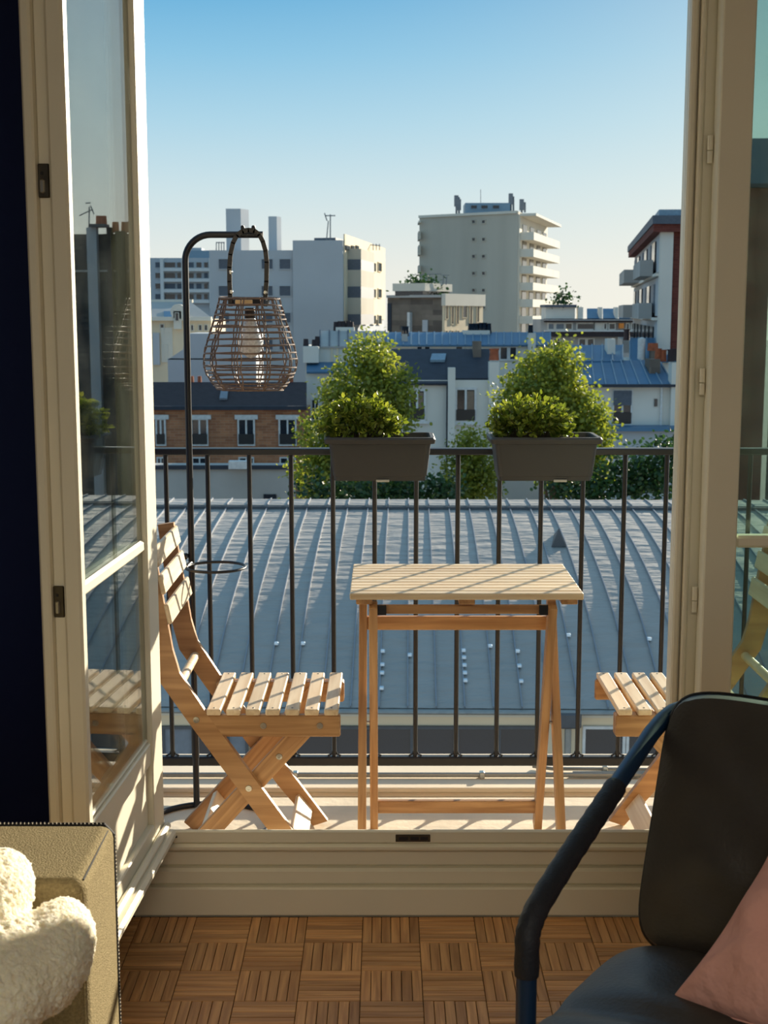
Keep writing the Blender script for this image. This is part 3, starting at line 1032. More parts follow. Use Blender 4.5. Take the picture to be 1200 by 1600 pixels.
def bent_post(y0, y1):
    """back post and front leg in one piece: outline in the x-z plane, swept in y"""
    cl = [(-.182, .0), (-.279, .135), (-.482, .428), (-.548, .530), (-.566, .60), (-.604, .875)]
    hw = [.026, .026, .026, .028, .027, .022]
    L, Rr = [], []
    for i, (x, z) in enumerate(cl):
        a = Vector(cl[max(i - 1, 0)]); b_ = Vector(cl[min(i + 1, len(cl) - 1)])
        t = (b_ - a).normalized(); n_ = Vector((-t.y, t.x))
        L.append((x + n_.x * hw[i], z + n_.y * hw[i])); Rr.append((x - n_.x * hw[i], z - n_.y * hw[i]))
    poly = [Vector((x, y0, max(z, .001))) for x, z in L + Rr[::-1]]
    return MB().prism(poly, (0, y1 - y0, 0))


def rivet(x, y, z, par, sg=-1):
    MB().lathe([(.0085, 0), (.008, .0016), (.0035, .0020), (.0032, .0008)], T(x, y, z) @ Matrix.Rotation(math.pi / 2 * (-sg), 4, 'X'), 14).build('rivet', M['steel'], par)


M['acacia_z'] = wood('acacia_wood_side', (146, 102, 62), (202, 158, 110), 0.45, 0.55, 0.1)
for y0, y1 in ((YN, YN + .020), (YF - .020, YF)):
    bent_post(y0, y1).build('back_post', M['acacia_z'], ch)
for y0, y1 in ((YN + .024, YN + .044), (YF - .044, YF - .024)):
    ym = (y0 + y1) / 2
    box('seat_rail', -.470, -.112, y0 - .0235 if y0 < 3.5 else y0 + .0035, (y0 - .0035) if y0 < 3.5 else y1 + .0235, .372, .430, M['acacia'], ch, b=.004)
    beam('rear_leg', (-.186, ym, .408), (-.550, ym, .004), .020, .050, M['acacia'], ch, side=(-.7, 0, .7))
# the pair of inner legs is boarded by a brace, as in the photo
beam('leg_brace', (-.466, YN + .045, .097), (-.466, YF - .045, .097), .016, .040, M['slat'], ch, side=(-.6, 0, .8))
beam('front_stretcher', (-.228, YN + .021, .070), (-.228, YF - .021, .070), .014, .062, M['slat'], ch, side=(-.62, 0, .78))
tube_obj('back_dowel', [(-.530, YN + .021, .500), (-.530, YF - .021, .500)], .0125, M['slat'], ch, 12)
n7 = 7
for i in range(n7):
    x = -.455 + i * (.352 / n7)
    o = box('seat_slat', x, x + .036, YN - .004, YF + .004, .4305, .4465, M['slat'], ch, b=.0025, long_y=True)
    for yy in (YN + .012, YF - .012):
        MB().lathe([(.0030, 0), (.0026, .0006)], T(x + .018, yy, .4466), 8).build('screw', M['old_steel'], o)
for x, z, wd in ((-.6065, .838, .050), (-.5925, .768, .050), (-.578, .692, .052)):
    pA, pB = Vector((x + .014, YN - .006, z)), Vector((x + .014, YF + .006, z))
    beam('back_slat', pA + Vector((.0165, 0, .004)), pB + Vector((.0165, 0, .004)), .012, wd, M['slat'], ch, side=(-.2, 0, 1), b=.003)
for yy, sg in ((YN, -1), (YF, 1)):
    rivet(-.482, yy + sg * .0002, .418, ch, sg)
    rivet(-.350, yy + sg * .0002, .2345, ch, sg)
rivet(-.310, YN, .402, ch); rivet(-.165, YN, .402, ch); rivet(-.272, YN + .0238, .312, ch)
Mc = T(.475 + .28 + .008, (YN + YF) / 2, 0) @ Matrix.Rotation(math.pi, 4, 'Z')
c2 = copy_tree(ch, Mc)
c2['label'] = 'folding acacia chair with slatted seat at the right, behind the black armchair'

# ================================================================== ROOM THINGS
def cushion(name, C, ux, uy, w_, h_, t_, mat, parent=None, nx=28, ny=24, round_=4.0, puff=2.4, edge=0.10, bumps=None, seed=0, wr=0.0, pinch=0.0):
    """stuffed cushion: C centre, ux/uy unit in-plane axes, full width, height, thickness"""
    ux, uy = Vector(ux).normalized(), Vector(uy)
    uy = (uy - ux * uy.dot(ux)).normalized()
    un = ux.cross(uy)
    g = np.random.default_rng(seed)
    ph = g.uniform(0, 6.28, 8)
    V, Fc = [], []
    def pt(i, j, sgn):
        a, b_ = 2 * i / nx - 1, 2 * j / ny - 1
        a = math.sin(a * math.pi / 2) * .5 + a * .5; b_ = math.sin(b_ * math.pi / 2) * .5 + b_ * .5
        k = max(abs(a), abs(b_))
        if k > 1e-6:                         # square to rounded square
            l_ = (abs(a) ** round_ + abs(b_) ** round_) ** (1 / round_)
            sc = k / l_
        else: sc = 1
        x, y = a * sc * (1 - pinch * (1 - b_ * b_)), b_ * sc * (1 - pinch * (1 - a * a))
        rr_ = 1 - max(abs(a), abs(b_)) ** puff
        th = t_ / 2 * (edge + (1 - edge) * max(rr_, 0) ** .55) if max(abs(a), abs(b_)) < .9999 else 0
        if bumps: th *= bumps(a, b_)
        wv = wr * (math.sin(a * 7 + b_ * 3 + ph[0]) + math.sin(b_ * 9 - a * 4 + ph[1]) + .7 * math.sin(a * 13 + b_ * 11 + ph[2])) * (1 if sgn > 0 else 0)
        return Vector(C) + ux * (x * w_ / 2) + uy * (y * h_ / 2) + un * (sgn * th + wv * max(rr_, 0))
    ids = {}
    for sgn in (1, -1):
        for i in range(nx + 1):
            for j in range(ny + 1):
                rim = i in (0, nx) or j in (0, ny)
                key = (i, j, 0 if rim else sgn)
                if key not in ids:
                    ids[key] = len(V); V.append(pt(i, j, sgn))
        for i in range(nx):
            for j in range(ny):
                q = [(i, j), (i + 1, j), (i + 1, j + 1), (i, j + 1)]
                q = [ids[(a, b_, 0 if (a in (0, nx) or b_ in (0, ny)) else sgn)] for a, b_ in q]
                Fc.append(tuple(q if sgn > 0 else q[::-1]))
    mb = MB().add(V, Fc, True)
    rim = [ids[(i, 0, 0)] for i in range(nx)] + [ids[(nx, j, 0)] for j in range(ny)] + [ids[(i, ny, 0)] for i in range(nx, 0, -1)] + [ids[(0, j, 0)] for j in range(ny, 0, -1)]
    return mb, [V[k] for k in rim]


# armchair
WD = Vector((.83, -.56, 0)).normalized()
FD = Vector((-.56, -.83, 0)).normalized()
BL, TL = P(1006, 1484, 2.10), P(1036, 1068, 2.24)
UP = (TL - BL).normalized()
ac = thing('armchair', 'black leather armchair with dark tubular steel arm, right foreground', 'armchair', (.6, 1.8, 0))
hC = (TL - BL).length
bw = .62
Cb = (BL + TL) / 2 + WD * (bw / 2)
mb, rim = cushion('b', Cb, WD, UP, bw, hC, .13, M['leather'], round_=8, puff=3.2, edge=.35, seed=3, wr=.0045)
bc = mb.build('back_cushion', M['leather'], ac)
tube_obj('piping', rim, .0035, M['leather_pipe'], bc, 6, True)
SL = P(1000, 1490, 2.10); SL.z = .385
Cs = SL + WD * (bw / 2) + FD * .25 + Vector((-.012, 0, 0))
def seat_b(a, b_): return 1.0 - .20 * math.exp(-((b_ + .10) / .10) ** 2)
mb, rim = cushion('s', Cs, WD, -FD, bw + .03, .54, .17, M['leather'], nx=30, ny=40, round_=6, puff=3.0, edge=.30, bumps=seat_b, seed=5, wr=.002)
scn = mb.build('seat_cushion', M['leather'], ac)
tube_obj('piping', rim, .0035, M['leather_pipe'], scn, 6, True)
pB, pF = P(1046, 1104, 2.26), P(829, 1428, 1.76)
pm = pB.lerp(pF, .42)
pz0 = P(823, 1500, 1.745)
path = [pB + WD * .10 - FD * .03 + Vector((0, 0, -.10)), pB + WD * .045 - FD * .03 + Vector((0, 0, -.012)), pB, pm, pB.lerp(pF, .93), pF + Vector((.004, .008, .012)), pF + Vector((-.004, -.006, -.018)), Vector((pz0.x, pz0.y, pF.z - .045)), Vector((pz0.x, pz0.y, .30)), Vector((pz0.x, pz0.y, .012))]
def chaikin(p, n=2):
    for _ in range(n):
        q = [p[0]]
        for a_, b_ in zip(p[:-1], p[1:]): q += [a_.lerp(b_, .25), a_.lerp(b_, .75)]
        p = q + [p[-1]]
    return p


path = chaikin([p for i_, p in enumerate(path) if i_ != 5])
tube_obj('arm_tube', path, .0145, M['tube'], ac, 14)
zw0, zw1 = .008 + P(966, 1220, 1.76 + .50 *   .64).z, P(822, 1538, 1.745).z
seq2 = []
for a_, b_ in zip(path[:-1], path[1:]):
    m_ = max(2, int((b_ - a_).length / .012))
    seq2 += [a_.lerp(b_, k_ / m_) for k_ in range(m_)]
i0 = max(range(len(seq2)), key=lambda k_: seq2[k_].z)
seq2 = [q_ for k_, q_ in enumerate(seq2) if k_ > i0 and zw1 < q_.z < zw0]
tube_obj('arm_wrap', seq2, [.0175 + .0006 * math.sin(i * 2.1) for i in range(len(seq2))], M['wrap'], ac, 14)
# the rest of the frame: low side bar, rear leg, cross bars, far arm
q0 = Vector((pz0.x, pz0.y, .25)); q1 = q0 - FD * .62
tube_obj('side_bar', [q0, q1 + Vector((0, 0, -.04))], .0115, M['tube'], ac, 10)
tube_obj('rear_leg', [path[0], q1 + WD * .1 + Vector((0, 0, .12)), q1 + WD * .02 + Vector((0, 0, .02)), q1 + Vector((0, 0, -.04)), Vector((q1.x, q1.y, .012))], .0115, M['tube'], ac, 10)
tube_obj('cross_bar', [q0, q0 + WD * .70], .0115, M['tube'], ac, 10)
tube_obj('cross_bar', [q1 + Vector((0, 0, -.04)), q1 + WD * .70 + Vector((0, 0, -.04))], .0115, M['tube'], ac, 10)
tube_obj('far_arm_tube', [p + WD * .70 for p in path], .0128, M['tube'], ac, 10)

# pink pillow leaning on the armchair
c0 = P(1062, 1566, 1.84)
e1 = (P(1214, 1300, 1.98) - c0).normalized()
e2 = (P(1420, 1590, 1.62) - c0)
e2 = (e2 - e1 * e2.dot(e1)).normalized()
mb, rim = cushion('p', c0 + e1 * .205 + e2 * .205, e2, e1, .43, .43, .15, M['pink'], nx=44, ny=44, round_=60, puff=2.0, edge=.03, seed=8, wr=.009, pinch=.13)
pk = mb.build('pink_pillow', M['pink'])
tag(pk, 'dusty pink cotton pillow leaning on the black armchair seat', 'pillow')
tube_obj('seam', rim, .0018, M['pink'], pk, 5, True)

# sofa
so = thing('sofa', 'olive beige wool sofa with dark stitched edging, left foreground', 'sofa', (-1.0, 1.3, 0))
sx1, sy0, sy1, sz = -.415, 1.765, 1.985, .672
mb = MB().box(-1.7, sx1, sy0, sy1, .10, sz)
am_ = mb.build('arm', M['sofa'], so)
bv = am_.modifiers.new('soft_edges', 'BEVEL'); bv.width = .02; bv.segments = 4
for p_ in am_.data.polygons: p_.use_smooth = True
wnm = am_.modifiers.new('even_normals', 'WEIGHTED_NORMAL')
tube_obj('edge_cord', [(-1.65, sy1 - .004, sz - .004), (sx1 - .016, sy1 - .004, sz - .003), (sx1 - .004, sy1 - .005, sz - .016), (sx1 - .003, sy1 - .004, .12)], .0042, M['sofa_pipe'], am_, 8)
tube_obj('seam', [(sx1 - .008, sy1 - .02, sz - .006), (sx1 - .006, sy0 + .02, sz - .006)], .0016, M['sofa_pipe'], am_, 6)
tube_obj('seam', [(-1.6, sy0 + .006, sz - .006), (sx1 - .02, sy0 + .006, sz - .006), (sx1 - .006, sy0 + .006, sz - .02), (sx1 - .006, sy0 + .006, .12)], .0011, M['sofa'], am_, 6)
sm_ = MB()
n_ = 0
x = sx1 - .02
while x > -.75:
    sm_.beam((x, sy1 - .010, sz + .0012), (x - .003, sy1 + .001, sz - .001), .0012, .0012); x -= .0062; n_ += 1
z = sz - .02
while z > .3:
    sm_.beam((sx1 + .0012, sy1 - .010, z), (sx1 - .001, sy1 + .001, z - .003), .0012, .0012); z -= .0062
sm_.build('edge_stitches', M['stitch'], am_, kind='stuff')
box('base', -1.6, -.44, -.2, sy0, .10, .30, M['sofa'], so, b=.02)
mb, rim = cushion('c', (-.95, .88, .405), (1, 0, 0), (0, 1, 0), 1.02, 1.70, .21, M['sofa'], round_=14, puff=6, edge=.55, seed=4)
sc_ = mb.build('seat_cushion', M['sofa'], so)
tube_obj('edge_cord', rim, .004, M['sofa_pipe'], sc_, 6, True)
box('back_rest', -1.8, -1.5, -.2, sy0, .10, .85, M['sofa'], so, b=.03)
box('arm', -1.7, sx1, -.42, -.21, .10, sz, M['sofa'], so, b=.022)
for x, y in ((-.5, 1.88), (-1.6, 1.88), (-.5, -.3), (-1.6, -.3)):
    MB().lathe([(.016, 0), (.022, .10)], T(x, y, 0), 12).build('foot', M['black_metal'], so)

# sherpa cushion with plump lobes
def blob(mb, C, r3, seed, n=40, m_=28):
    g = np.random.default_rng(seed)
    V, Fc = [], []
    for i in range(m_ + 1):
        th = math.pi * i / m_
        for k in range(n):
            ph = 2 * math.pi * k / n
            d = Vector((math.sin(th) * math.cos(ph), math.sin(th) * math.sin(ph), math.cos(th)))
            V.append(Vector(C) + Vector((d.x * r3[0], d.y * r3[1], d.z * r3[2])))
    for i in range(m_):
        for k in range(n):
            Fc.append((i * n + k, i * n + (k + 1) % n, (i + 1) * n + (k + 1) % n, (i + 1) * n + k))
    return mb.add(V, Fc, True)


sp = MB()
b1 = P(80, 1494, 1.60)
b2 = P(-14, 1405, 1.64)
b3 = P(-10, 1528, 1.54)
blob(sp, b1, (.050, .115, .058), 1)
blob(sp, b2, (.050, .10, .055), 2)
blob(sp, b3, (.085, .12, .066), 3)
blob(sp, b3 + Vector((-.14, -.02, -.01)), (.10, .11, .066), 4)
me_o = sp.build('sherpa_cushion', M['sherpa'])
tag(me_o, 'white sherpa fleece cushion with plump rounded lobes on the sofa', 'cushion')
rm = me_o.modifiers.new('merge', 'REMESH'); rm.mode = 'VOXEL'; rm.voxel_size = .0036; rm.use_smooth_shade = True
smo = me_o.modifiers.new('soft', 'SMOOTH'); smo.iterations = 6; smo.factor = .5
tx = bpy.data.textures.new('fleece', 'CLOUDS'); tx.noise_scale = .0055; tx.noise_depth = 1
dp = me_o.modifiers.new('curls', 'DISPLACE'); dp.texture = tx; dp.strength = .010; dp.mid_level = .5; dp.texture_coords = 'LOCAL'

# ================================================================== ZINC ROOF ACROSS THE YARD
YAW = R(-1.09)                                # seams run to a vanishing point a little right of centre
zr_ = thing('zinc_roofed_building', 'long low building under a curved standing seam zinc roof below the balcony', 'building', (0.65, 27.8, -5.4))
RM = T(0.66, 32.9, 0) @ Matrix.Rotation(YAW, 4, 'Z')
Ltot = 10.15


ZS = [0, 1.2, 2.4, 3.6, 4.8, 5.8, 6.5, 7.0, 7.4, 7.9, 8.6, 9.4, 10.15]
ZSL = [.05, .07, .10, .135, .17, .195, .22, .255, .30, .345, .37, .375, .38]
ZZ = [-3.33]
for _i in range(1, len(ZS)): ZZ.append(ZZ[-1] - (ZS[_i] - ZS[_i - 1]) * (ZSL[_i] + ZSL[_i - 1]) / 2)


def zroof(s):                                 # s: distance down from the ridge line
    return float(np.interp(s, ZS, ZZ))


SP = .5
off0 = (763 - 640) / 31.6 * SP
seams = [off0 + SP * k for k in range(-26, 20)]
NSEG = 24
ss = [Ltot * i / NSEG for i in range(NSEG + 1)]
for i in range(len(seams) - 1):
    xa, xb = seams[i], seams[i + 1]
    V, Fc = [], []
    xs = [xa, xa + (xb - xa) * .5, xb]
    for s in ss:
        for x in xs: V.append(RM @ Vector((x, -s, zroof(s) + (.004 if x == xs[1] else 0))))
    n = 3
    for a in range(NSEG):
        for b_ in range(2): Fc.append((a * n + b_, a * n + b_ + 1, (a + 1) * n + b_ + 1, (a + 1) * n + b_))
    MB().add(V, Fc, True).build('roof_sheet', M['zinc'], zr_)
for x in seams:
    mb = MB()
    for a in range(NSEG):
        mb.beam(RM @ Vector((x, -ss[a], zroof(ss[a]) + .02)), RM @ Vector((x, -ss[a + 1], zroof(ss[a + 1]) + .02)), .022, .05)
    mb.build('seam', M['zinc_seam'], zr_)
xa, xb = seams[0], seams[-1]
box('ridge_step', xa, xb, -.12, .02, -3.42, -3.26, M['zinc_dark'], zr_, frame=RM)
for i in range(len(seams) - 1):
    box('ridge_sheet', seams[i] + .012, seams[i + 1] - .012, .0, 1.05, -3.29, -3.235, M['zinc'], zr_, frame=RM, b=.006)
    box('ridge_rib', seams[i] - .012, seams[i] + .012, .0, 1.05, -3.29, -3.20, M['zinc_seam'], zr_, frame=RM)
box('gutter', xa, xb, -Ltot - .16, -Ltot + .02, zroof(Ltot) - .075, zroof(Ltot) - .01, M['conduit'], zr_, frame=RM, b=.03)
YV = -Ltot + .12
box('front_wall', xa, xb, YV, YV + .3, -16.2, zroof(Ltot) - .08, M['cream_render'], zr_, frame=RM)
box('fascia', xa, xb, YV - .10, YV, zroof(Ltot) - .16, zroof(Ltot) - .08, M['tower_light'], zr_, frame=RM)
box('core', xa, xb, YV + .3, 1.0, -16.2, -5.5, M['grey_render'], zr_, frame=RM)
box('rear_wall', xa, xb, .75, 1.04, -5.5, -3.30, M['grey_render'], zr_, frame=RM)


class Face:
    """vertical building face between two plan points; boxes and windows are given by where they appear"""
    def __init__(s, A, B):
        s.A, s.B = Vector((A[0], A[1], 0)), Vector((B[0], B[1], 0))
        s.d = (s.B - s.A).normalized()
        n = Vector((s.d.y, -s.d.x, 0))
        if n.dot(-s.A) < 0: n = -n
        s.n = n                                # towards the viewer
        s.rot = Matrix((s.d, n.cross(Vector((0, 0, 1))) * -1 if False else -n, Vector((0, 0, 1)))).transposed().to_4x4()

    def hit(s, u, v):
        r = ray(u, v)
        t = s.A.dot(s.n) / r.dot(s.n)
        p = r * t
        return (p - s.A).dot(s.d), p.z + CAM_Z

    def rect(s, u0, v0, u1, v1):
        uc, vc = (u0 + u1) / 2, (v0 + v1) / 2
        return s.hit(u0, vc)[0], s.hit(u1, vc)[0], s.hit(uc, v1)[1], s.hit(uc, v0)[1]

    def bx(s, name, r, o0, o1, mat, par, b=0.0):
        """box over r = (s0, s1, z0, z1), from o0 to o1 metres out of the face"""
        Mx = s.rot.copy()
        Mx.translation = s.A + s.d * ((r[0] + r[1]) / 2) + s.n * ((o0 + o1) / 2) + Vector((0, 0, (r[2] + r[3]) / 2))
        return mk(name, box_mesh(abs(r[1] - r[0]), abs(o1 - o0), abs(r[3] - r[2]), b, mat), Mx, mat, par)

    def px(s, name, u0, v0, u1, v1, o0, o1, mat, par):
        return s.bx(name, s.rect(u0, v0, u1, v1), o0, o1, mat, par)

    def window(s, par, u0, v0, u1, v1, fmat='frame_white', pmat='pane_dark', fw=.09, mull=1, out=.10, sill=False, rail=False, base=0.0):
        a, b_, z0, z1 = s.rect(u0, v0, u1, v1)
        mb = MB()
        Mx = s.rot.copy(); Mx.translation = s.A
        def lb(x0, x1, y0, y1, za, zb): mb.box(x0, x1, -y1 - base, -y0 - base, za, zb, frame=Mx)
        lb(a - fw, a, 0, out, z0 - fw, z1 + fw); lb(b_, b_ + fw, 0, out, z0 - fw, z1 + fw)
        lb(a, b_, 0, out, z1, z1 + fw); lb(a, b_, 0, out, z0 - fw, z0)
        for k in range(1, mull + 1):
            x = a + (b_ - a) * k / (mull + 1)
            lb(x - fw * .5, x + fw * .5, 0, out * .9, z0, z1)
        o = mb.build('window', M[fmat], par)
        s.bx('pane', (a, b_, z0, z1), base, base + out * .35, M[pmat], o)
        if sill: s.bx('sill', (a - fw * 2.5, b_ + fw * 2.5, z0 - fw - .12, z0 - fw), 0, .22, M[fmat], o)
        if rail:
            s.bx('guard_rail', (a - .04, b_ + .04, z0 + .02, z0 + .62), out + .02, out + .05, M['rail_metal'], o)
        return o


def hull_box(name, foot, z0, z1, mat, par):
    """walls and flat top over a plan polygon"""
    return MB().prism([Vector((x, y, z0)) for x, y in foot], (0, 0, z1 - z0)).build(name, mat, par)


def slab(name, pts, t, mat, par):
    """sheet of thickness t over four corners"""
    p = [Vector(q) for q in pts]
    n = (p[1] - p[0]).cross(p[2] - p[0]).normalized()
    if n.z < 0: n = -n
    return MB().prism(p, -n * t).build(name, mat, par)


def aerial(par, r, *lines, boxes=()):
    """mast with its cross bars, one part"""
    o = tube_obj('aerial', lines[0], r, M['antenna'], par, 5)
    for l in lines[1:]: tube_obj('aerial_bar', l, r * .8, M['antenna'], o, 4)
    for q in boxes: box('aerial_panel', q.x - .35, q.x + .35, q.y - .3, q.y + .3, q.z - .9, q.z + .9, M['antenna'], o)


def sloped(name, u0, u1, vt, vb, D, run, mat, par, ribs=0, ribmat='blue_zinc2', u0t=None, u1t=None, t=.12):
    """roof slope: eave at (u0..u1, vb, D), ridge at (.., vt, D + run)"""
    e0, e1 = P(u0, vb, D), P(u1, vb, D)
    r0, r1 = P(u0 if u0t is None else u0t, vt, D + run), P(u1 if u1t is None else u1t, vt, D + run)
    o = slab(name, [e0, e1, r1, r0], t, mat, par)
    for k in range(ribs + 1):
        if not ribs: break
        f = k / ribs
        a_, b_ = e0.lerp(e1, f), r0.lerp(r1, f)
        beam('roof_rib', a_ + Vector((0, 0, .03)), b_ + Vector((0, 0, .03)), .07, .08, M[ribmat], o, b=0)
    return o


zf = Face((RM @ Vector((xa, YV, 0)))[:2], (RM @ Vector((xb, YV, 0)))[:2])
for u0, u1, pm_ in ((258, 300, 'pane_grey'), (306, 352, 'pane_dark'), (359, 384, 'pane_grey'), (396, 452, 'pane_dark'), (462, 518, 'pane_dark'), (527, 581, 'pane_dark'),
                    (590, 641, 'pane_dark'), (650, 708, 'pane_dark'), (717, 775, 'pane_dark'), (782, 844, 'pane_dark'), (914, 972, 'pane_dark'), (982, 1040, 'pane_dark'), (1050, 1105, 'pane_dark'), (1115, 1172, 'pane_dark')):
    zf.window(zr_, u0, 1138, u1, 1186, 'zinc_dark' if u0 < 870 else 'frame_white', pm_, fw=.05, mull=0, out=.06)
p = P(888, 1118, 22.6)
box('hopper', p.x - .28, p.x + .22, p.y - .1, p.y + .15, p.z - .22, p.z + .06, M['zinc_dark'], zr_, b=.03)
tube_obj('downpipe', [(p.x, p.y, p.z), (p.x, p.y, -12)], .06, M['conduit'], zr_, 8)
# little triangular vent on the slope
sv = P(873, 852, 29.2)
lv = (RM.inverted() @ sv)
base_z = zroof(-lv.y) + .01
A_ = RM @ Vector((lv.x - .16, lv.y, base_z)); B_ = RM @ Vector((lv.x + .16, lv.y, base_z))
tp_ = RM @ Vector((lv.x, lv.y, base_z + .42)); bk = RM @ Vector((lv.x, lv.y + 1.0, zroof(-lv.y - 1.0) + .01))
mb = MB().add([A_, B_, tp_, bk], [(0, 1, 2), (1, 3, 2), (3, 0, 2), (0, 3, 1)])
mb.build('roof_vent', M['zinc_dark'], zr_)
# bright snow hooks on the seams
for u_, v_ in ((420, 1009), (468, 1009), (594, 1021), (593, 1042), (592, 1055), (592, 1079), (636, 1027), (721, 1020), (722, 1031), (723, 1043), (724, 1055), (725, 1067), (762, 1013), (805, 1021), (808, 1044), (811, 1068), (851, 1046), (884, 996), (1013, 1002)):
    for it in range(1):
        lo, hi = 22.6, 33.0                  # where this line of sight meets the slope
        for _ in range(40):
            md = (lo + hi) / 2
            q = P(u_, v_, md); l_ = RM.inverted() @ q
            if q.z > zroof(max(-l_.y, 0)): lo = md
            else: hi = md
        q = RM.inverted() @ P(u_, v_, lo)
    k = round((q.x - seams[0]) / SP)
    xs_ = seams[k] + .03
    box('snow_hook', xs_ - .035, xs_ + .045, q.y - .05, q.y + .05, q.z + .02, q.z + .075, M['hook'], zr_, frame=RM, b=.01)

# ================================================================== TOWN BEYOND
GZ = -16.2

# brick house at the left
D = 80
bh_ = thing('brick_house', 'long orange brick house with dark tiled roof, left behind the railing', 'house', (-13, D + 4, GZ))
uL, uR = 150, 478
f = Face(P(uL, 640, D)[:2], P(uR, 640, D)[:2])
ze = P(400, 640, D).z
hull_box('wall', [P(uL, 640, D)[:2], P(uR, 640, D)[:2], P(uR, 640, D)[:2] + Vector((0, 9)) if False else (P(uR, 640, D).x, D + 4.5), (P(uL, 640, D).x, D + 4.5)], GZ, ze, M['brick'], bh_)
sloped('roof', uL - 2, uR + 1, 597, 637, D - .35, 4.0, M['tile_roof'], bh_)
f.px('eaves_board', uL, 634, uR, 640, .0, .4, M['slate'], bh_)
for u0, u1 in ((172, 190), (246, 257), (301, 323), (374, 396), (438, 461)):
    f.window(bh_, u0, 656, u1, 694, 'frame_white', 'pane_dark', fw=.10, mull=1, out=.12, rail=True)
    f.px('lintel', u0 - 7, 648, u1 + 7, 655, 0, .16, M['frame_white'], bh_)
    f.window(bh_, u0 + 1, 716, u1 - 1, 726, 'frame_white', 'pane_dark', fw=.08, mull=1, out=.1)
sk = P(349, 626, D + 1.2)
slab('skylight', [P(343, 625, D + .75), P(355, 625, D + .75), P(357, 609, D + 2.35), P(346, 609, D + 2.35)], -.12, M['pane_grey'], bh_)
for u_ in (300, 312, 443, 455):
    q = P(u_, 594, D + 3.8)
    MB().lathe([(.14, -.5), (.12, .25)], T(q), 8).build('chimney_pot', M['terracotta'], bh_)
# grey garden wall under it
D = 62
gw = thing('garden_wall', 'low weathered grey wall below the brick house, left of the trees', 'wall', (-11, D, GZ))
hull_box('wall', [(P(120, 740, D).x, D), (P(457, 740, D).x, D), (P(457, 740, D).x, D + 2), (P(120, 740, D).x, D + 2)], GZ, P(300, 731, D).z, M['grey_render'], gw)
f = Face(P(120, 740, D)[:2], P(457, 740, D)[:2])
f.px('coping', 120, 727, 457, 733, -.1, .15, M['slate'], gw)
f.px('white_box', 360, 718, 388, 730, .3, .8, M['frame_white'], gw)
f.px('dark_hatch', 412, 772, 432, 788, 0, .08, M['pane_dark'], gw)
# blue shed at far left
D = 66
bsd = thing('garden_shed', 'small shed with blue sloping roof behind the leftmost railing bars', 'shed', (-10.6, D, GZ))
hull_box('wall', [(P(205, 760, D).x, D), (P(285, 760, D).x, D), (P(285, 760, D).x, D + 3), (P(205, 760, D).x, D + 3)], GZ, P(250, 757, D).z, M['grey_render'], bsd)
sloped('roof', 203, 287, 733, 758, D - .2, 2.6, M['blue_zinc'], bsd, ribs=5)

# party wall and cream stone house far left
D = 100
pw = thing('party_wall_house', 'plain blue grey party wall house behind the brick house roof', 'house', (-14, D + 4, GZ))
hull_box('wall', [(P(262, 560, D).x, D), (P(400, 560, D).x, D), (P(400, 560, D).x, D + 6), (P(262, 560, D).x, D + 6)], GZ, P(300, 560, D).z, M['blue_render'], pw)
MB().prism([P(262, 562, D), P(400, 562, D), P(400, 521, D), P(292, 521, D), P(286, 546, D)], (0, 6, 0)).build('gable', M['blue_render'], pw)
D = 112
cs = thing('stone_house', 'cream stone house with arched dormer and grey roof, far left beside the lamp pole', 'house', (-18, D + 5, GZ))
f = Face(P(170, 500, D)[:2], P(330, 500, D)[:2])
hull_box('wall', [(P(170, 500, D).x, D), (P(330, 500, D).x, D), (P(330, 500, D).x, D + 10), (P(170, 500, D).x, D + 10)], GZ, P(250, 499, D).z, M['cream_render'], cs)
f.px('cornice', 168, 495, 331, 501, -.2, .5, M['tower_light'], cs)
sloped('roof', 170, 330, 470, 496, D + .2, 6, M['grey_render'], cs, u0t=170, u1t=296)
f.px('ridge', 170, 467, 285, 472, -6.3, -5.8, M['tower_light'], cs)
sloped('solar_panel', 256, 272, 486, 496, D + .0, 2.2, M['blue_zinc'], cs)
dm = f.px('dormer', 273, 486, 285, 514, 0, .6, M['tower_light'], cs)
q = P(279, 487, D - .3)
MB().lathe([(.62, -.3), (.62, .3)], T(q) @ Matrix.Rotation(math.pi / 2, 4, 'X'), 20).build('dormer_arch', M['tower_light'], cs)
f.window(cs, 276, 489, 281, 501, 'tower_light', 'pane_dark', .05, 0, out=.12, base=.6)
for u0, u1, v0, v1 in ((251, 256, 507, 515), (299, 302, 508, 516), (311, 315, 508, 516), (320, 324, 508, 516), (258, 263, 538, 548), (258, 263, 552, 560), (257, 263, 519, 521), (192, 197, 507, 516), (215, 220, 507, 516)):
    f.window(cs, u0, v0, u1, v1, 'tower_light', 'pane_dark', .06, 0, out=.12)
f.px('pavilion', 252, 512, 270, 566, .0, .08, M['tower_light'], cs)
f.px('shaded_bay', 240, 520, 250, 570, .0, .3, M['blue_render'], cs)  # blue grey on a cream house: its shade is put into the colour

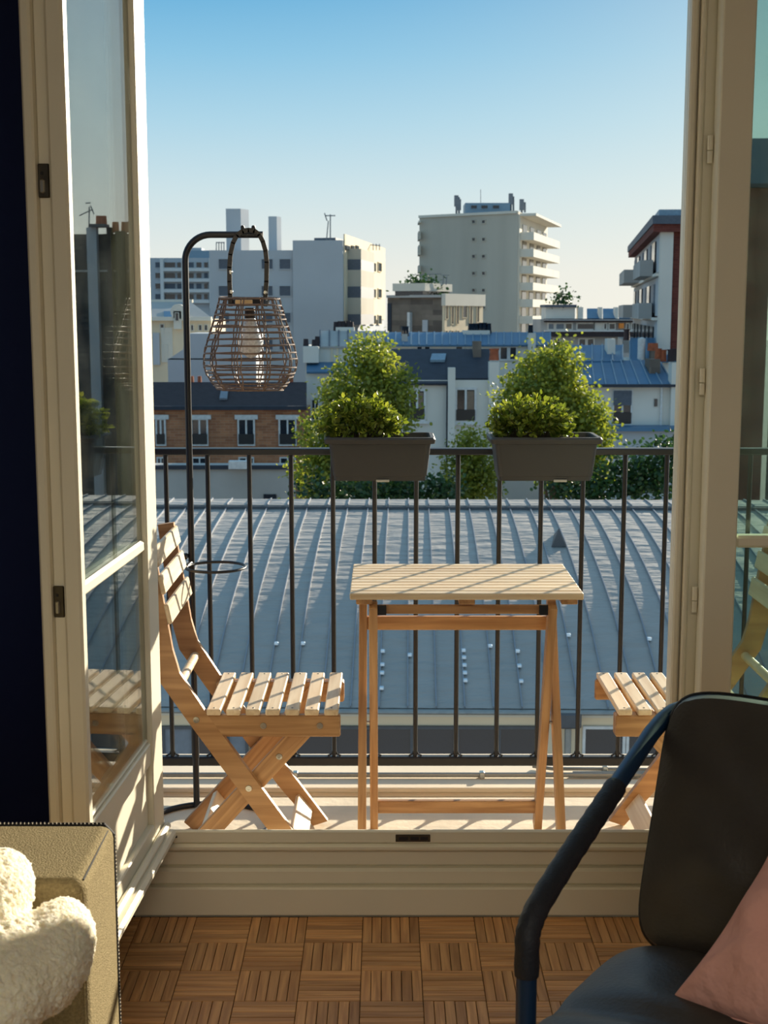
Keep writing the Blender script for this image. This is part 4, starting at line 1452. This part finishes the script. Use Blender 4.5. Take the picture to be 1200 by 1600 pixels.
# far-left apartment block with balconies
D = 300
fa = thing('apartment_block', 'pale blue apartment block with balcony bands, far left beyond the stone house', 'building', (-45, D + 6, GZ))
f = Face(P(150, 450, D)[:2], P(334, 450, D)[:2])
hull_box('wall', [(P(150, 450, D).x, D), (P(334, 450, D).x, D), (P(334, 450, D).x, D + 12), (P(150, 450, D).x, D + 12)], GZ, P(250, 403, D).z, M['blue_render'], fa)
f.px('roof_storey', 287, 391, 334, 404, -8, -1, M['blue_zinc2'], fa)
f.px('roof_cabin', 295, 386, 312, 392, -8, -3, M['blue_render'], fa)
for k, v in enumerate((414, 430.5, 447, 463.5)):
    for u0, u1 in ((160, 172), (180, 200), (210, 226), (243, 251), (257, 274), (277, 285), (290, 303), (307, 315), (319, 325)):
        f.window(fa, u0, v - 4, u1, v + 4, 'blue_render', 'pane_dark' if (u0 * 7 + k * 3) % 5 > 1 else 'shutter_grey', .08, 0, out=.2)
    f.px('balcony', 256, v + 5, 287, v + 10, 0, 1.1, M['frame_white'], fa)
    f.px('balcony', 289, v + 5, 328, v + 10, 0, 1.1, M['frame_white'], fa)
for u0, u1 in ((252, 257), (285, 290), (328, 333)): f.px('pier', u0, 404, u1, 482, 0, 1.2, M['frame_white'], fa)

# white office block with two shafts
D = 145
wo_ = thing('white_office_block', 'large white block with two tall rooftop shafts behind the lantern', 'building', (-12, D + 10, GZ))
p0, p1, p2 = P(328, 450, D), P(536, 450, D - 1), P(601, 450, D + 32)
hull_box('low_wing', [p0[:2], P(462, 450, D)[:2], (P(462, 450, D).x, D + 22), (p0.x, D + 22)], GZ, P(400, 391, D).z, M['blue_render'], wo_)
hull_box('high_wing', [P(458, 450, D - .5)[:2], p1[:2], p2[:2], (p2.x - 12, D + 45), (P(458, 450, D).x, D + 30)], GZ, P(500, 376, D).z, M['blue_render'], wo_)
f = Face(p0[:2], P(462, 450, D)[:2])
for v0, v1 in ((405, 420), (447, 462), (489, 504), (531, 546)):
    for u0, u1 in ((342, 358), (409, 426), (437, 454)):
        f.window(wo_, u0, v0, u1, v1, 'blue_render', 'shutter_grey', .08, 0, out=.12)
fr_ = Face(p1[:2], p2[:2])
fr_.px('lit_face', 537, 377, 600, 500, .0, .15, M['cream_render'], wo_)  # cream slab puts the sunlit tone of this side into its colour
for v0, v1, m_ in ((392, 408, 'tower'), (408, 424, 'shutter_grey'), (424, 449, 'tower'), (449, 466, 'shutter_grey'), (466, 491, 'tower'), (491, 507, 'shutter_grey')):
    fr_.px('bay_panel', 541, v0, 563, v1, .15, 1.6, M[m_], wo_)
for v0, v1 in ((411, 424), (452, 465), (493, 506)):
    for u0, u1 in ((567, 572), (579, 584), (588, 593)):
        fr_.window(wo_, u0, v0, u1, v1, 'cream_render', 'pane_dark', .1, 0, out=.14, base=.15)
for u0, u1 in ((537, 543), (546, 550), (553, 557)): fr_.px('parapet_post', u0, 384, u1, 391, .15, .3, M['pane_dark'], wo_)
q1 = Face(P(353, 380, D + 6)[:2], P(376, 380, D + 6)[:2])
for (u0, u1, vt) in ((354, 377, 326), (420, 433, 338)):
    a_, b_ = P(u0, 400, D + 6), P(u1, 400, D + 6)
    wd_ = (b_.x - a_.x)
    hull_box('rooftop_shaft', [(a_.x, D + 6), (b_.x, D + 6), (b_.x + wd_ * .45, D + 6 + wd_), (a_.x + wd_ * .3, D + 7 + wd_ * 1.2)], P(400, 393, D).z - 1, P(400, vt, D + 6).z, M['blue_render'], wo_)
mbr = MB()
for u_ in np.arange(338, 352, 4.0): mbr.tube([P(u_, 391, D + 2), P(u_, 378, D + 2)], .05, 4)
mbr.tube([P(338, 379, D + 2), P(351, 379, D + 2)], .05, 4)
mbr.build('roof_guard_rail', M['antenna'], wo_)
f3 = Face(P(458, 450, D)[:2], p1[:2])
f3.px('roof_plant', 484, 370, 518, 377, -6, -2, M['shutter_grey'], wo_)
aerial(wo_, .07, [P(516, 378, D), P(516, 335, D)], [P(510, 378, D), P(513, 345, D)], [P(508, 337, D), P(524, 337, D)], [P(507, 333, D), P(511, 345, D)])
mbr = MB()
for u_ in np.arange(563, 594, 5.0): mbr.tube([P(u_, 391, D + 18), P(u_, 381, D + 18)], .05, 4)
mbr.tube([P(563, 381, D + 18), P(594, 384, D + 18)], .05, 4)
mbr.build('roof_guard_rail', M['antenna'], wo_)

# tall tower
tw = thing('residential_tower', 'tall concrete residential tower with stacked balconies on its sunny right side', 'building', (20, 240, GZ))
pA, pB_, pC = P(655, 450, 231), P(808, 450, 220), P(853, 450, 251)
ztw = P(731, 334, 225.5).z
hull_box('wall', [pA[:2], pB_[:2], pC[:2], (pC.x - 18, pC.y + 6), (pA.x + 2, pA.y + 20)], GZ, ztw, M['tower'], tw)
f = Face(pA[:2], pB_[:2])
for v in (346.5, 374, 400.5, 427, 453.5, 480):
    for u_ in (740.5, 756): f.window(tw, u_ - 2.2, v - 2.2, u_ + 2.2, v + 2.2, 'tower', 'pane_dark', .12, 0, out=.15)
f.px('parapet', 655, 333, 808, 337, -.2, .25, M['tower_light'], tw)
g_ = Face(pB_[:2], pC[:2])
rt = g_.rect(809, 400, 852, 401)
zw0 = P(808, 498, 220).z
hh = (P(808, 339, 220).z - P(808, 497, 220).z) / 6
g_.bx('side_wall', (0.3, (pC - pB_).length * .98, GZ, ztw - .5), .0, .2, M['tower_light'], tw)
Ls = (Vector(pC[:2]) - Vector(pB_[:2])).length
for k in range(7):
    zz = ztw - 1.6 - hh * k
    if k > 0:
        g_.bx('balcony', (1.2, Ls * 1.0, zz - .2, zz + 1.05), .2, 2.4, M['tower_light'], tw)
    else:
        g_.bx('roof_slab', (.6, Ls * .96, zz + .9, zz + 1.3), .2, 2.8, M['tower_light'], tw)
    for a_ in (.10, .34, .58, .80):
        o = g_.bx('window', (Ls * a_, Ls * (a_ + .13), zz - 1.75, zz - .25), .2, .3, M['pane_dark'], tw)
for v0, v1, m_ in ((346, 349, 'tower_light'), (362, 375, 'tower'), (384, 399, 'tower'), (415, 426, 'tower'), (441, 450, 'tower')):
    p_a, p_b = P(653.5, v1, 231.5), P(657, v0, 231.5)
    box('side_balcony', p_a.x, p_b.x, 229.5, 236, p_a.z, p_b.z, M[m_], tw)
pr2 = Face(P(727, 330, 226)[:2], P(800, 330, 226)[:2])
pr2.px('roof_cabin', 727, 317, 797, 336, -6, 0, M['blue_zinc2'], tw)
for u0, u1 in ((736, 745), (752, 762), (770, 780)): pr2.window(tw, u0, 321, u1, 326, 'blue_zinc2', 'pane_dark', .1, 0, out=.12)
for u_, v0, v1, vb_ in ((713, 336, 308, 314), (717, 336, 308, 320), (798, 330, 305, 311), (802, 332, 307, 0), (815, 334, 314, 320), (820, 332, 316, 0), (751, 318, 296, 0)):
    aerial(tw, .18 if u_ != 751 else .05, [P(u_, v0, 228), P(u_, v1, 228)], boxes=[P(u_, vb_, 228)] if vb_ else [])

# rubble and beige stone building
sb_ = thing('stone_building', 'square building with grey rubble side and sunlit beige front below the tower', 'building', (8, 138, GZ))
qa, qb, qc = P(606, 500, 133), P(691, 500, 130), P(751, 500, 138)
zsb = P(650, 463, 131).z
hull_box('wall', [qa[:2], qb[:2], qc[:2], (qc.x - 8, 150), (qa.x, 148)], GZ, zsb, M['stone'], sb_)
f = Face(qb[:2], qc[:2])
Lq = (Vector(qc[:2]) - Vector(qb[:2])).length
f.bx('front', (0, Lq, GZ, zsb - .05), 0, .25, M['cream_render'], sb_)
f.bx('cornice', (-.2, Lq + .2, zsb - .9, zsb + .25), 0, .42, M['tower_light'], sb_)
for u0, u1, v0, v1 in ((692, 695, 475, 498), (701, 704, 479, 506), (709, 712, 476, 506), (719, 725, 476, 496), (730, 733, 476, 505), (741, 744, 479, 503)):
    f.window(sb_, u0, v0, u1, v1, 'cream_render', 'pane_dark', .06, 0, out=.10, base=.25)
for u_ in (693, 702, 711, 722, 731, 742): f.window(sb_, u_ - 1.5, 517, u_ + 1.5, 523, 'cream_render', 'pane_dark', .06, 0, out=.10, base=.25)
fs = Face(qa[:2], qb[:2])
fs.px('chimney_flue', 640, 488, 644, 520, 0, .5, M['frame_white'], sb_)
fs.px('dark_flank', 606, 474, 612, 522, .0, .1, M['slate'], sb_)
fs.px('blue_patch', 661, 500, 669, 518, 0, .15, M['blue_render'], sb_)
fs.px('coping', 606, 461, 691, 465, -.3, .3, M['grey_render'], sb_)
f.px('penthouse', 690, 452, 731, 462, -5, -2, M['pane_dark'], sb_)
f.px('penthouse_fascia', 689, 443, 731, 455, -5.2, -1.7, M['tower_light'], sb_)
for u_, v0, v1 in ((641, 463, 428), (652, 463, 434), (692, 445, 430), (697, 445, 432)): aerial(sb_, .05, [P(u_, v0, 134), P(u_ + 1, v1, 134)])
aerial(sb_, .03, [P(641, 430, 134), P(690, 428, 134)], [P(688, 430, 134), P(702, 430, 134)])

# far low row of flats between tower and red building
D = 180
fr2 = thing('row_of_flats', 'low row of flats with zinc mansard roofs between the tower and the red building', 'building', (28, D + 6, GZ))
f = Face(P(845, 500, D)[:2], P(1010, 500, D)[:2])
hull_box('wall', [(P(845, 500, D).x, D), (P(1010, 500, D).x, D), (P(1010, 500, D).x, D + 10), (P(845, 500, D).x, D + 10)], GZ, P(900, 499, D).z, M['grey_render'], fr2)
f.px('penthouse', 854, 478, 900, 500, -6, -1, M['white_render'], fr2)
f.px('penthouse_roof', 852, 476, 902, 480, -6.2, -.6, M['shutter_grey'], fr2)
for u0, u1 in ((917, 937), (942, 962), (967, 990)): sloped('mansard', u0, u1, 482, 497, D + .4, 3, M['blue_zinc'], fr2)
for u0, u1 in ((904, 912), (937, 942), (962, 967)): f.px('chimney', u0, 480, u1, 499, -2, -.5, M['white_render'], fr2)
f.px('cornice', 850, 498, 1000, 503, 0, .8, M['tile_roof'], fr2)
f.px('balcony_band', 850, 518, 1000, 526, 0, .9, M['tile_roof'], fr2)
f.px('balcony_rail', 850, 516, 1000, 518, 0, 1.0, M['frame_white'], fr2)
f.px('balcony_band', 850, 499.5, 1000, 500.5, 0, 1.0, M['frame_white'], fr2)
for u0, u1, m_ in ((857, 865, 'pane_grey'), (869, 881, 'pane_grey'), (884, 893, 'pane_warm'), (902, 927, 'pane_dark'), (929, 940, 'white_render'), (944, 947, 'pane_dark'), (952, 960, 'pane_dark'), (979, 982, 'pane_dark'), (987, 992, 'pane_dark')):
    f.window(fr2, u0, 506, u1, 514, 'white_render', m_, .15, 0, out=.2)
f.px('orange_awning', 966, 505, 973, 513, .2, .9, M['awning'], fr2)
for u_ in (865, 905, 918, 950): f.window(fr2, u_, 530, u_ + 9, 540, 'white_render', 'pane_dark', .15, 0, out=.2)
for u0, v0 in ((856, 464), (880, 466)):
    pass

# blue zinc row in the middle
D = 96
br = thing('blue_roof_row', 'long pale house with low blue zinc roof behind the dark slate roof', 'house', (7, D + 4, GZ))
f = Face(P(596, 545, D)[:2], P(858, 545, D)[:2])
hull_box('wall', [(P(596, 545, D).x, D), (P(858, 545, D).x, D), (P(858, 545, D).x, D + 9), (P(596, 545, D).x, D + 9)], GZ, P(700, 538, D).z, M['white_render'], br)
sloped('roof', 594, 860, 519, 539, D - .3, 3.6, M['blue_zinc'], br, ribs=22)
for u0, u1 in ((652, 659), (664, 671), (713, 722)): f.window(br, u0, 542, u1, 552, 'frame_white', 'pane_dark', .08, 0)
for u0, u1 in ((782, 792), (797, 806)): f.window(br, u0, 543, u1, 561, 'frame_white', 'pane_dark', .12, 0)
f.px('chimney', 824, 520, 835, 562, 0, .8, M['white_render'], br)
f.px('chimney', 628, 522, 637, 541, -1.5, -.6, M['grey_render'], br)
f.px('chimney', 727, 517, 770, 525, -3.6, -2.6, M['white_render'], br)
for u_, v_, d_ in ((829, 519, D - .4), (631, 521, D + 1), (635, 521, D + 1), (735, 516, D + 3), (739, 516, D + 3), (744, 516, D + 3), (751, 515, D + 3), (757, 515, D + 3), (764, 516, D + 3)):
    q = P(u_, v_, d_)
    MB().lathe([(.20, -.2), (.16, .45), (.2, .5)], T(q), 8).build('chimney_pot', M['pane_dark'], br)

# white house at left of centre
D = 86
wh = thing('white_house', 'pale house with blue canopy strip and striped zinc roof, left of the nearer tree', 'house', (-3.5, D + 4, GZ))
f = Face(P(478, 600, D)[:2], P(600, 600, D)[:2])
hull_box('wall', [(P(478, 600, D).x, D), (P(600, 600, D).x, D), (P(600, 600, D).x, D + 7), (P(478, 600, D).x, D + 7)], GZ, P(540, 580, D).z, M['white_render'], wh)
hull_box('upper_wall', [(P(477, 560, D + 2).x, D + 2), (P(600, 560, D + 2).x, D + 2), (P(600, 560, D + 2).x, D + 7), (P(477, 560, D + 2).x, D + 7)], P(540, 580, D).z - .5, P(540, 541, D + 2).z, M['white_render'], wh)
sloped('canopy', 479, 602, 565, 581, D - .3, 2.4, M['blue_zinc'], wh)
sloped('roof', 500, 602, 517, 541, D + 1.8, 3.2, M['grey_render'], wh, ribs=7, ribmat='shutter_grey')
fu = Face(P(478, 560, D + 2)[:2], P(600, 560, D + 2)[:2])
fu.px('chimney', 475, 541, 499, 566, .0, 1.0, M['white_render'], wh)
for u0, u1 in ((517, 520), (526, 529), (536, 540)): fu.px('wall_stripe', u0, 542, u1, 565, 0, .1, M['cream_render'], wh)
for u_, v_ in ((478, 538), (491, 539), (496, 534), (525, 511), (531, 510), (537, 510), (545, 510), (549, 511)):
    q = P(u_, v_, D + 2.2 + (3 if v_ < 520 else 0))
    MB().lathe([(.19, -.3), (.15, .35)], T(q), 8).build('chimney_pot', M['tile_roof'], wh)
f.window(wh, 488, 625, 497, 655, 'frame_white', 'pane_dark', .08, 1)
fu.px('ridge_chimney', 522, 512, 552, 519, -4, -3, M['white_render'], wh)

# central white house with slate roof
D = 75
ce = thing('slate_roof_house', 'white house with dark slate roof and tall shuttered windows between the trees', 'house', (4, D + 4, GZ))
f = Face(P(600, 650, D)[:2], P(780, 650, D)[:2])
hull_box('wall', [(P(604, 650, D).x, D), (P(765, 650, D).x, D), (P(765, 650, D).x, D + 8), (P(604, 650, D).x, D + 8)], GZ, P(700, 594, D).z, M['white_render'], ce)
sloped('roof', 604, 700, 545, 599, D - .3, 4.5, M['slate'], ce, u0t=612)
sloped('roof', 698, 765, 545, 591, D + .2, 4.0, M['slate'], ce)
f.px('pilaster', 699, 574, 710, 760, 0, .6, M['white_render'], ce)
f.px('downpipe', 697, 600, 699.5, 760, 0, .3, M['slate'], ce)
for u0, u1, v0, v1 in ((641, 662, 611, 655), (714, 741, 609, 657)):
    w__ = f.window(ce, u0, v0, u1, v1, 'frame_white', 'pane_dark', .12, 1, out=.14, sill=True, rail=True)
    f.px('shutter', u1 - (u1 - u0) * .42, v0 + 2, u1 - 1, v1 - 14, .06, .12, M['pane_warm'], ce)
f.window(ce, 722, 693, 734, 715, 'frame_white', 'pane_dark', .1, 0)
slab('skylight', [P(672, 566, D + 2.3), P(695, 566, D + 2.3), P(697, 556, D + 3.3), P(675, 556, D + 3.3)], -.15, M['blue_zinc2'], ce)
f.px('chimney', 763, 565, 778, 700, -.4, .5, M['white_render'], ce)
q = P(772, 563, D)
MB().lathe([(.28, 0), (.24, .5), (.30, .65)], T(q), 10).build('chimney_pot', M['terracotta'], ce)
f.px('chimney_stack', 745, 535, 758, 562, -4, -3, M['stone'], ce)

# right house with blue roof
D = 73
rh = thing('blue_roof_house', 'white house with bright blue zinc roof and grey roller blind, right of the farther tree', 'house', (13, D + 4, GZ))
f = Face(P(880, 640, D)[:2], P(1085, 640, D)[:2])
hull_box('wall', [(P(880, 640, D).x, D), (P(1052, 640, D).x, D), (P(1052, 640, D).x, D + 8), (P(880, 640, D).x, D + 8)], GZ, P(960, 603, D).z, M['white_render'], rh)
rf = sloped('roof', 894, 1052, 563, 602, D - .3, 4.2, M['blue_zinc'], rh, ribs=9, u1t=1030)
sloped('upper_roof', 893, 973, 539, 564, D + 3.6, 3.4, M['blue_zinc'], rh, ribs=5)
slab('roof_hatch', [P(897, 574, D + 2.8), P(914, 574, D + 2.8), P(914, 561, D + 3.6), P(897, 561, D + 3.6)], -.5, M['blue_zinc2'], rh)
f.px('eaves_gutter', 892, 600, 1053, 604, 0, .5, M['slate'], rh)
f.window(rh, 959, 611, 985, 662, 'frame_white', 'pane_dark', .1, 1, out=.12, rail=True)
f.px('roller_blind', 958, 610, 986, 633, .1, .2, M['shutter_grey'], rh)
f.px('vent_slot', 1022, 623, 1027, 635, 0, .06, M['pane_dark'], rh)
f.window(rh, 903, 614, 910, 626, 'frame_white', 'shutter_grey', .06, 0)
f.px('downpipe', 1031, 604, 1034, 664, 0, .15, M['frame_white'], rh)
f.px('ledge', 900, 664, 1085, 670, 0, 1.6, M['blue_zinc'], rh)
f.px('lower_wall', 880, 670, 1085, 780, 0, 1.3, M['blue_render'], rh)
f.px('chimney', 973, 532, 986, 562, -6, -5, M['white_render'], rh)
f.px('chimney', 1024, 563, 1041, 588, -3, -1.6, M['stone'], rh)
f.px('chimney', 1046, 566, 1064, 680, -.5, .4, M['white_render'], rh)
for u_, v_, m_ in ((1028, 560, 'terracotta'), (1036, 562, 'terracotta'), (1048, 562, 'tile_roof'), (1054, 561, 'tile_roof'), (979, 529, 'tile_roof')):
    q = P(u_, v_, D + (2.3 if u_ < 1045 else 0) if u_ != 979 else D + 5.5)
    MB().lathe([(.20, -.1), (.17, .45), (.22, .55)], T(q), 8).build('chimney_pot', M[m_], rh)
D2 = 90
rr2 = thing('rear_blue_roof_house', 'second blue zinc roof with white chimneys in front of the red brick building', 'house', (18, D2 + 3, GZ))
hull_box('wall', [(P(985, 560, D2).x, D2), (P(1100, 560, D2).x, D2), (P(1100, 560, D2).x, D2 + 5), (P(985, 560, D2).x, D2 + 5)], GZ, P(1020, 562, D2).z, M['white_render'], rr2)
sloped('roof', 984, 1102, 528, 564, D2 - .3, 4, M['blue_zinc'], rr2, ribs=9)
q = P(1002, 553, D2)
MB().lathe([(.26, -.4), (.26, 1.0), (.05, 1.1)], T(q), 10).build('white_flue', M['frame_white'], rr2)
f = Face(P(985, 560, D2)[:2], P(1100, 560, D2)[:2])
f.px('chimney', 1014, 548, 1026, 566, .0, .8, M['stone'], rr2)
for u_ in (1016, 1020, 1024):
    MB().lathe([(.2, 0), (.16, .5)], T(P(u_, 548, D2 - .4)), 8).build('chimney_pot', M['terracotta'], rr2)

# red brick building, balconied side and brick front
rd = thing('red_brick_building', 'red brick building with white corner pier and balconied side, right by the door jamb', 'building', (22, 110, GZ))
ca, cb2, cc = P(991, 480, 132), P(1031, 480, 91), P(1112, 480, 91)
zrd = P(1043, 357, 91).z
hull_box('wall', [ca[:2], cb2[:2], cc[:2], (cc.x + 4, 130)], GZ, zrd, M['red_brick'], rd)
f = Face(cb2[:2], cc[:2])
fsd = Face(ca[:2], cb2[:2])
Lr = (Vector(cb2[:2]) - Vector(ca[:2])).length
f.bx('corner_pier', (-.1, .72, GZ, zrd + .1), -.2, .25, M['white_render'], rd)
fsd.bx('corner_pier', (Lr - .5, Lr + .1, GZ, zrd), 0, .12, M['white_render'], rd)
hull_box('cornice', [(ca.x - .8, ca.y), (cb2.x - .8, cb2.y - .8), (cc.x, cc.y - .8), (cc.x + 4, 130)], zrd + .25, zrd + .8, M['shutter_grey'], rd)
hull_box('soffit', [(ca.x - .7, ca.y), (cb2.x - .7, cb2.y - .6), (cc.x, cc.y - .6), (cc.x + 4, 130)], zrd - .25, zrd + .25, M['red_brick'], rd)
hull_box('roof', [(ca.x - .2, ca.y), (cb2.x - .2, cb2.y + .2), (cc.x, cc.y), (cc.x + 4, 130)], zrd + .8, zrd + 1.25, M['blue_zinc2'], rd)
hf = 2.95
for k in range(6):
    zz = zrd - 2.9 - hf * k
    fsd.bx('floor_band', (0, Lr - .5, zz - .2, zz), 0, .35, M['white_render'], rd)
    fsd.bx('balcony', (Lr * .08, Lr * .40, zz - .1, zz + 1.0), .3, 1.6, M['grey_render'], rd)
    fsd.bx('balcony', (Lr * .62, Lr * .90, zz - .1, zz + 1.0), .3, 1.2, M['grey_render'], rd)
    for a_ in (.05, .2, .36, .52, .66, .80):
        o = fsd.bx('window', (Lr * a_, Lr * (a_ + .09), zz + .3, zz + 2.3), 0, .2, M['pane_dark' if (k + int(a_ * 10)) % 3 else 'pane_grey'], rd)
    fsd.bx('infill_panel', (0, Lr - .5, zz + .1, zz + 2.7), 0, .08, M['blue_render'], rd)
q = P(1064, 326, 92)
# bigger brick block seen through the right pane and, mirrored, in the left door
rd2 = thing('tall_brick_block', 'brown brick block with grey mansard roof seen through the right door pane', 'building', (26, 76, GZ))
D = 72
a_, b_ = P(1130, 400, D), P(1203, 400, D)
zz = P(1190, 292, D).z
hull_box('wall', [(a_.x, D), (b_.x, D), (b_.x + 1, D + 9), (a_.x + 3, D + 9)], GZ, zz, M['red_brick'], rd2)
sloped('mansard', 1128, 1204, 216, 290, D - .2, 2.2, M['shutter_grey'], rd2)
f = Face(a_[:2], b_[:2])
f.px('cornice', 1128, 288, 1204, 294, 0, .5, M['slate'], rd2)
for v0 in (330, 420):
    for u_ in (1132,): f.window(rd2, u_, v0, u_ + 18, v0 + 45, 'frame_white', 'pane_dark', .1, 1)

# dark brick gable with chimneys, to the right outside the frame, mirrored in the open door
gb = thing('dark_gable_house', 'dark brick gable with chimney stacks mirrored in the left door glass', 'house', (17, 42, GZ))
D = 90
a_, b_ = P(1211, 400, D), P(1400, 400, D)
zz = P(1300, 362, D).z
hull_box('wall', [(a_.x, D), (b_.x, D), (b_.x, D + 9), (a_.x + 3, D + 9)], GZ, zz, M['dark_brick'], gb)
f = Face(a_[:2], b_[:2])
f.px('flue', 1256, 352, 1272, 900, 0, .5, M['blue_render'], gb)
f.px('flue_cap', 1251, 347, 1277, 352, -.1, .9, M['zinc_dark'], gb)
f.px('chimney', 1214, 358, 1230, 700, .0, .5, M['tile_roof'], gb)
f.px('chimney', 1236, 352, 1243, 700, .0, .6, M['tile_roof'], gb)
f.px('string_course', 1211, 420, 1400, 423, 0, .2, M['grey_render'], gb)
for u_ in (1260, 1267, 1218, 1225, 1240):
    MB().lathe([(.26, -.2), (.22, .5)], T(P(u_, 345 if u_ > 1250 else 355, D - .1)), 8).build('chimney_pot', M['terracotta'], gb)
aerial(gb, .05, [P(1284, 362, D), P(1284, 318, D)], [P(1278, 322, D), P(1300, 332, D)], [P(1282, 312, D), P(1290, 312, D)], [P(1276, 330, D), P(1282, 316, D)])


# trees -------------------------------------------------------------
def tree(label, blobs, D, mat, n, size, trunk=None, name='tree', group=None, depth=.8, roof_v=None):
    """blobs: (u, v, half width px, half height px)"""
    cu = sum(b[0] for b in blobs) / len(blobs)
    base = P(cu, 760, D)
    root = thing(name, label, 'tree' if name == 'tree' else 'bush', (base.x, D, GZ if roof_v is None else P(cu, roof_v, D).z), group)
    PT, DR, SZ, TN = [], [], [], []
    area = sum(b[2] * b[3] for b in blobs)
    for (u, v, hu, hv) in blobs:
        c = np.array(P(u, v, D)); px = D / F_PX * 1.02
        rx, rz = hu * px, hv * px
        k = int(n * hu * hv / area)
        # sprays of leaves spread over and inside each mass
        ns = max(6, k // 26)
        for _ in range(ns):
            d = rng.normal(size=3); d /= np.linalg.norm(d)
            rr_ = rng.uniform(.35, 1.0) ** .5 * rng.uniform(.85, 1.12)
            sc_ = c + d * np.array([rx, rx * depth, rz]) * rr_
            m_ = 26
            pp = sc_ + rng.normal(size=(m_, 3)) * size * 1.7
            dd = d * .5 + rng.normal(size=(m_, 3)) * .8 + np.array([0, 0, -.25])
            PT.append(pp); DR.append(dd)
            SZ.append(rng.uniform(.7, 1.3, m_) * size)
            TN.append(np.clip(rng.uniform(.0, .7) + rng.uniform(0, .3, m_), 0, 1))
    leaf_cloud('foliage', np.concatenate(PT), np.concatenate(DR), np.concatenate(SZ), np.concatenate(TN), mat, root, width=.75, fold=.3)
    if trunk:
        tb_ = MB()
        t0 = Vector((base.x, D, GZ)); top = P(trunk[0], trunk[1], D)
        tb_.tube([t0, t0.lerp(top, .5) + Vector((.15, 0, 0)), top], [.22, .15, .05], 8)
        for (u, v, hu, hv) in blobs:
            e = P(u, v, D); s_ = t0.lerp(top, rng.uniform(.45, .75))
            tb_.tube([s_, s_.lerp(e, .5) + Vector((0, 0, .2)), e], [.07, .05, .02], 5)
        tb_.build('trunk', M['bark'], root)
    return root


tree('bright green leafy tree between the brick house and the slate roofed house', [(583, 560, 30, 34), (565, 600, 48, 36), (610, 610, 36, 40), (540, 640, 40, 40), (600, 650, 42, 40), (505, 690, 36, 40), (560, 700, 60, 44), (495, 745, 38, 36), (570, 760, 60, 26)],
     50, M['tree'], 17000, .15, (590, 600))
tree('bright green leafy tree right of the slate roofed house, beside the blue roof', [(868, 560, 30, 26), (845, 595, 44, 36), (875, 620, 36, 44), (820, 625, 40, 34), (905, 655, 44, 40), (930, 690, 28, 44), (845, 680, 60, 44), (890, 720, 50, 40)],
     47, M['tree'], 16000, .145, (865, 600))
tree('loose light green tree with open crown between the two planters', [(742, 700, 24, 26), (722, 735, 26, 38), (757, 740, 26, 36), (735, 770, 34, 22)], 53, M['tree'], 4500, .14, (740, 720))
tree('dark low bushes along the roof ridge between the trees', [(530, 772, 60, 18), (640, 770, 50, 22), (690, 775, 30, 16), (590, 775, 40, 14)], 40, M['tree_dark'], 3200, .14, None, 'bush', depth=.4)
tree('dark green bush at the right, behind the last railing bars', [(985, 742, 40, 32), (1035, 735, 34, 40), (950, 755, 36, 28), (900, 765, 50, 20), (1046, 700, 12, 16)], 44, M['tree_dark'], 3600, .16, None, 'bush', depth=.4)
tree('small roof garden shrubs on top of the square rubble stone building', [(642, 452, 13, 8), (662, 451, 18, 8), (675, 453, 10, 6)], 134, M['tree_dark'], 900, .35, None, 'bush', roof_v=460)
tree('pale rooftop shrub on the white penthouse of the far row of flats', [(881, 467, 11, 7)], 182, M['tree_dark'], 300, .4, None, 'bush', roof_v=475)
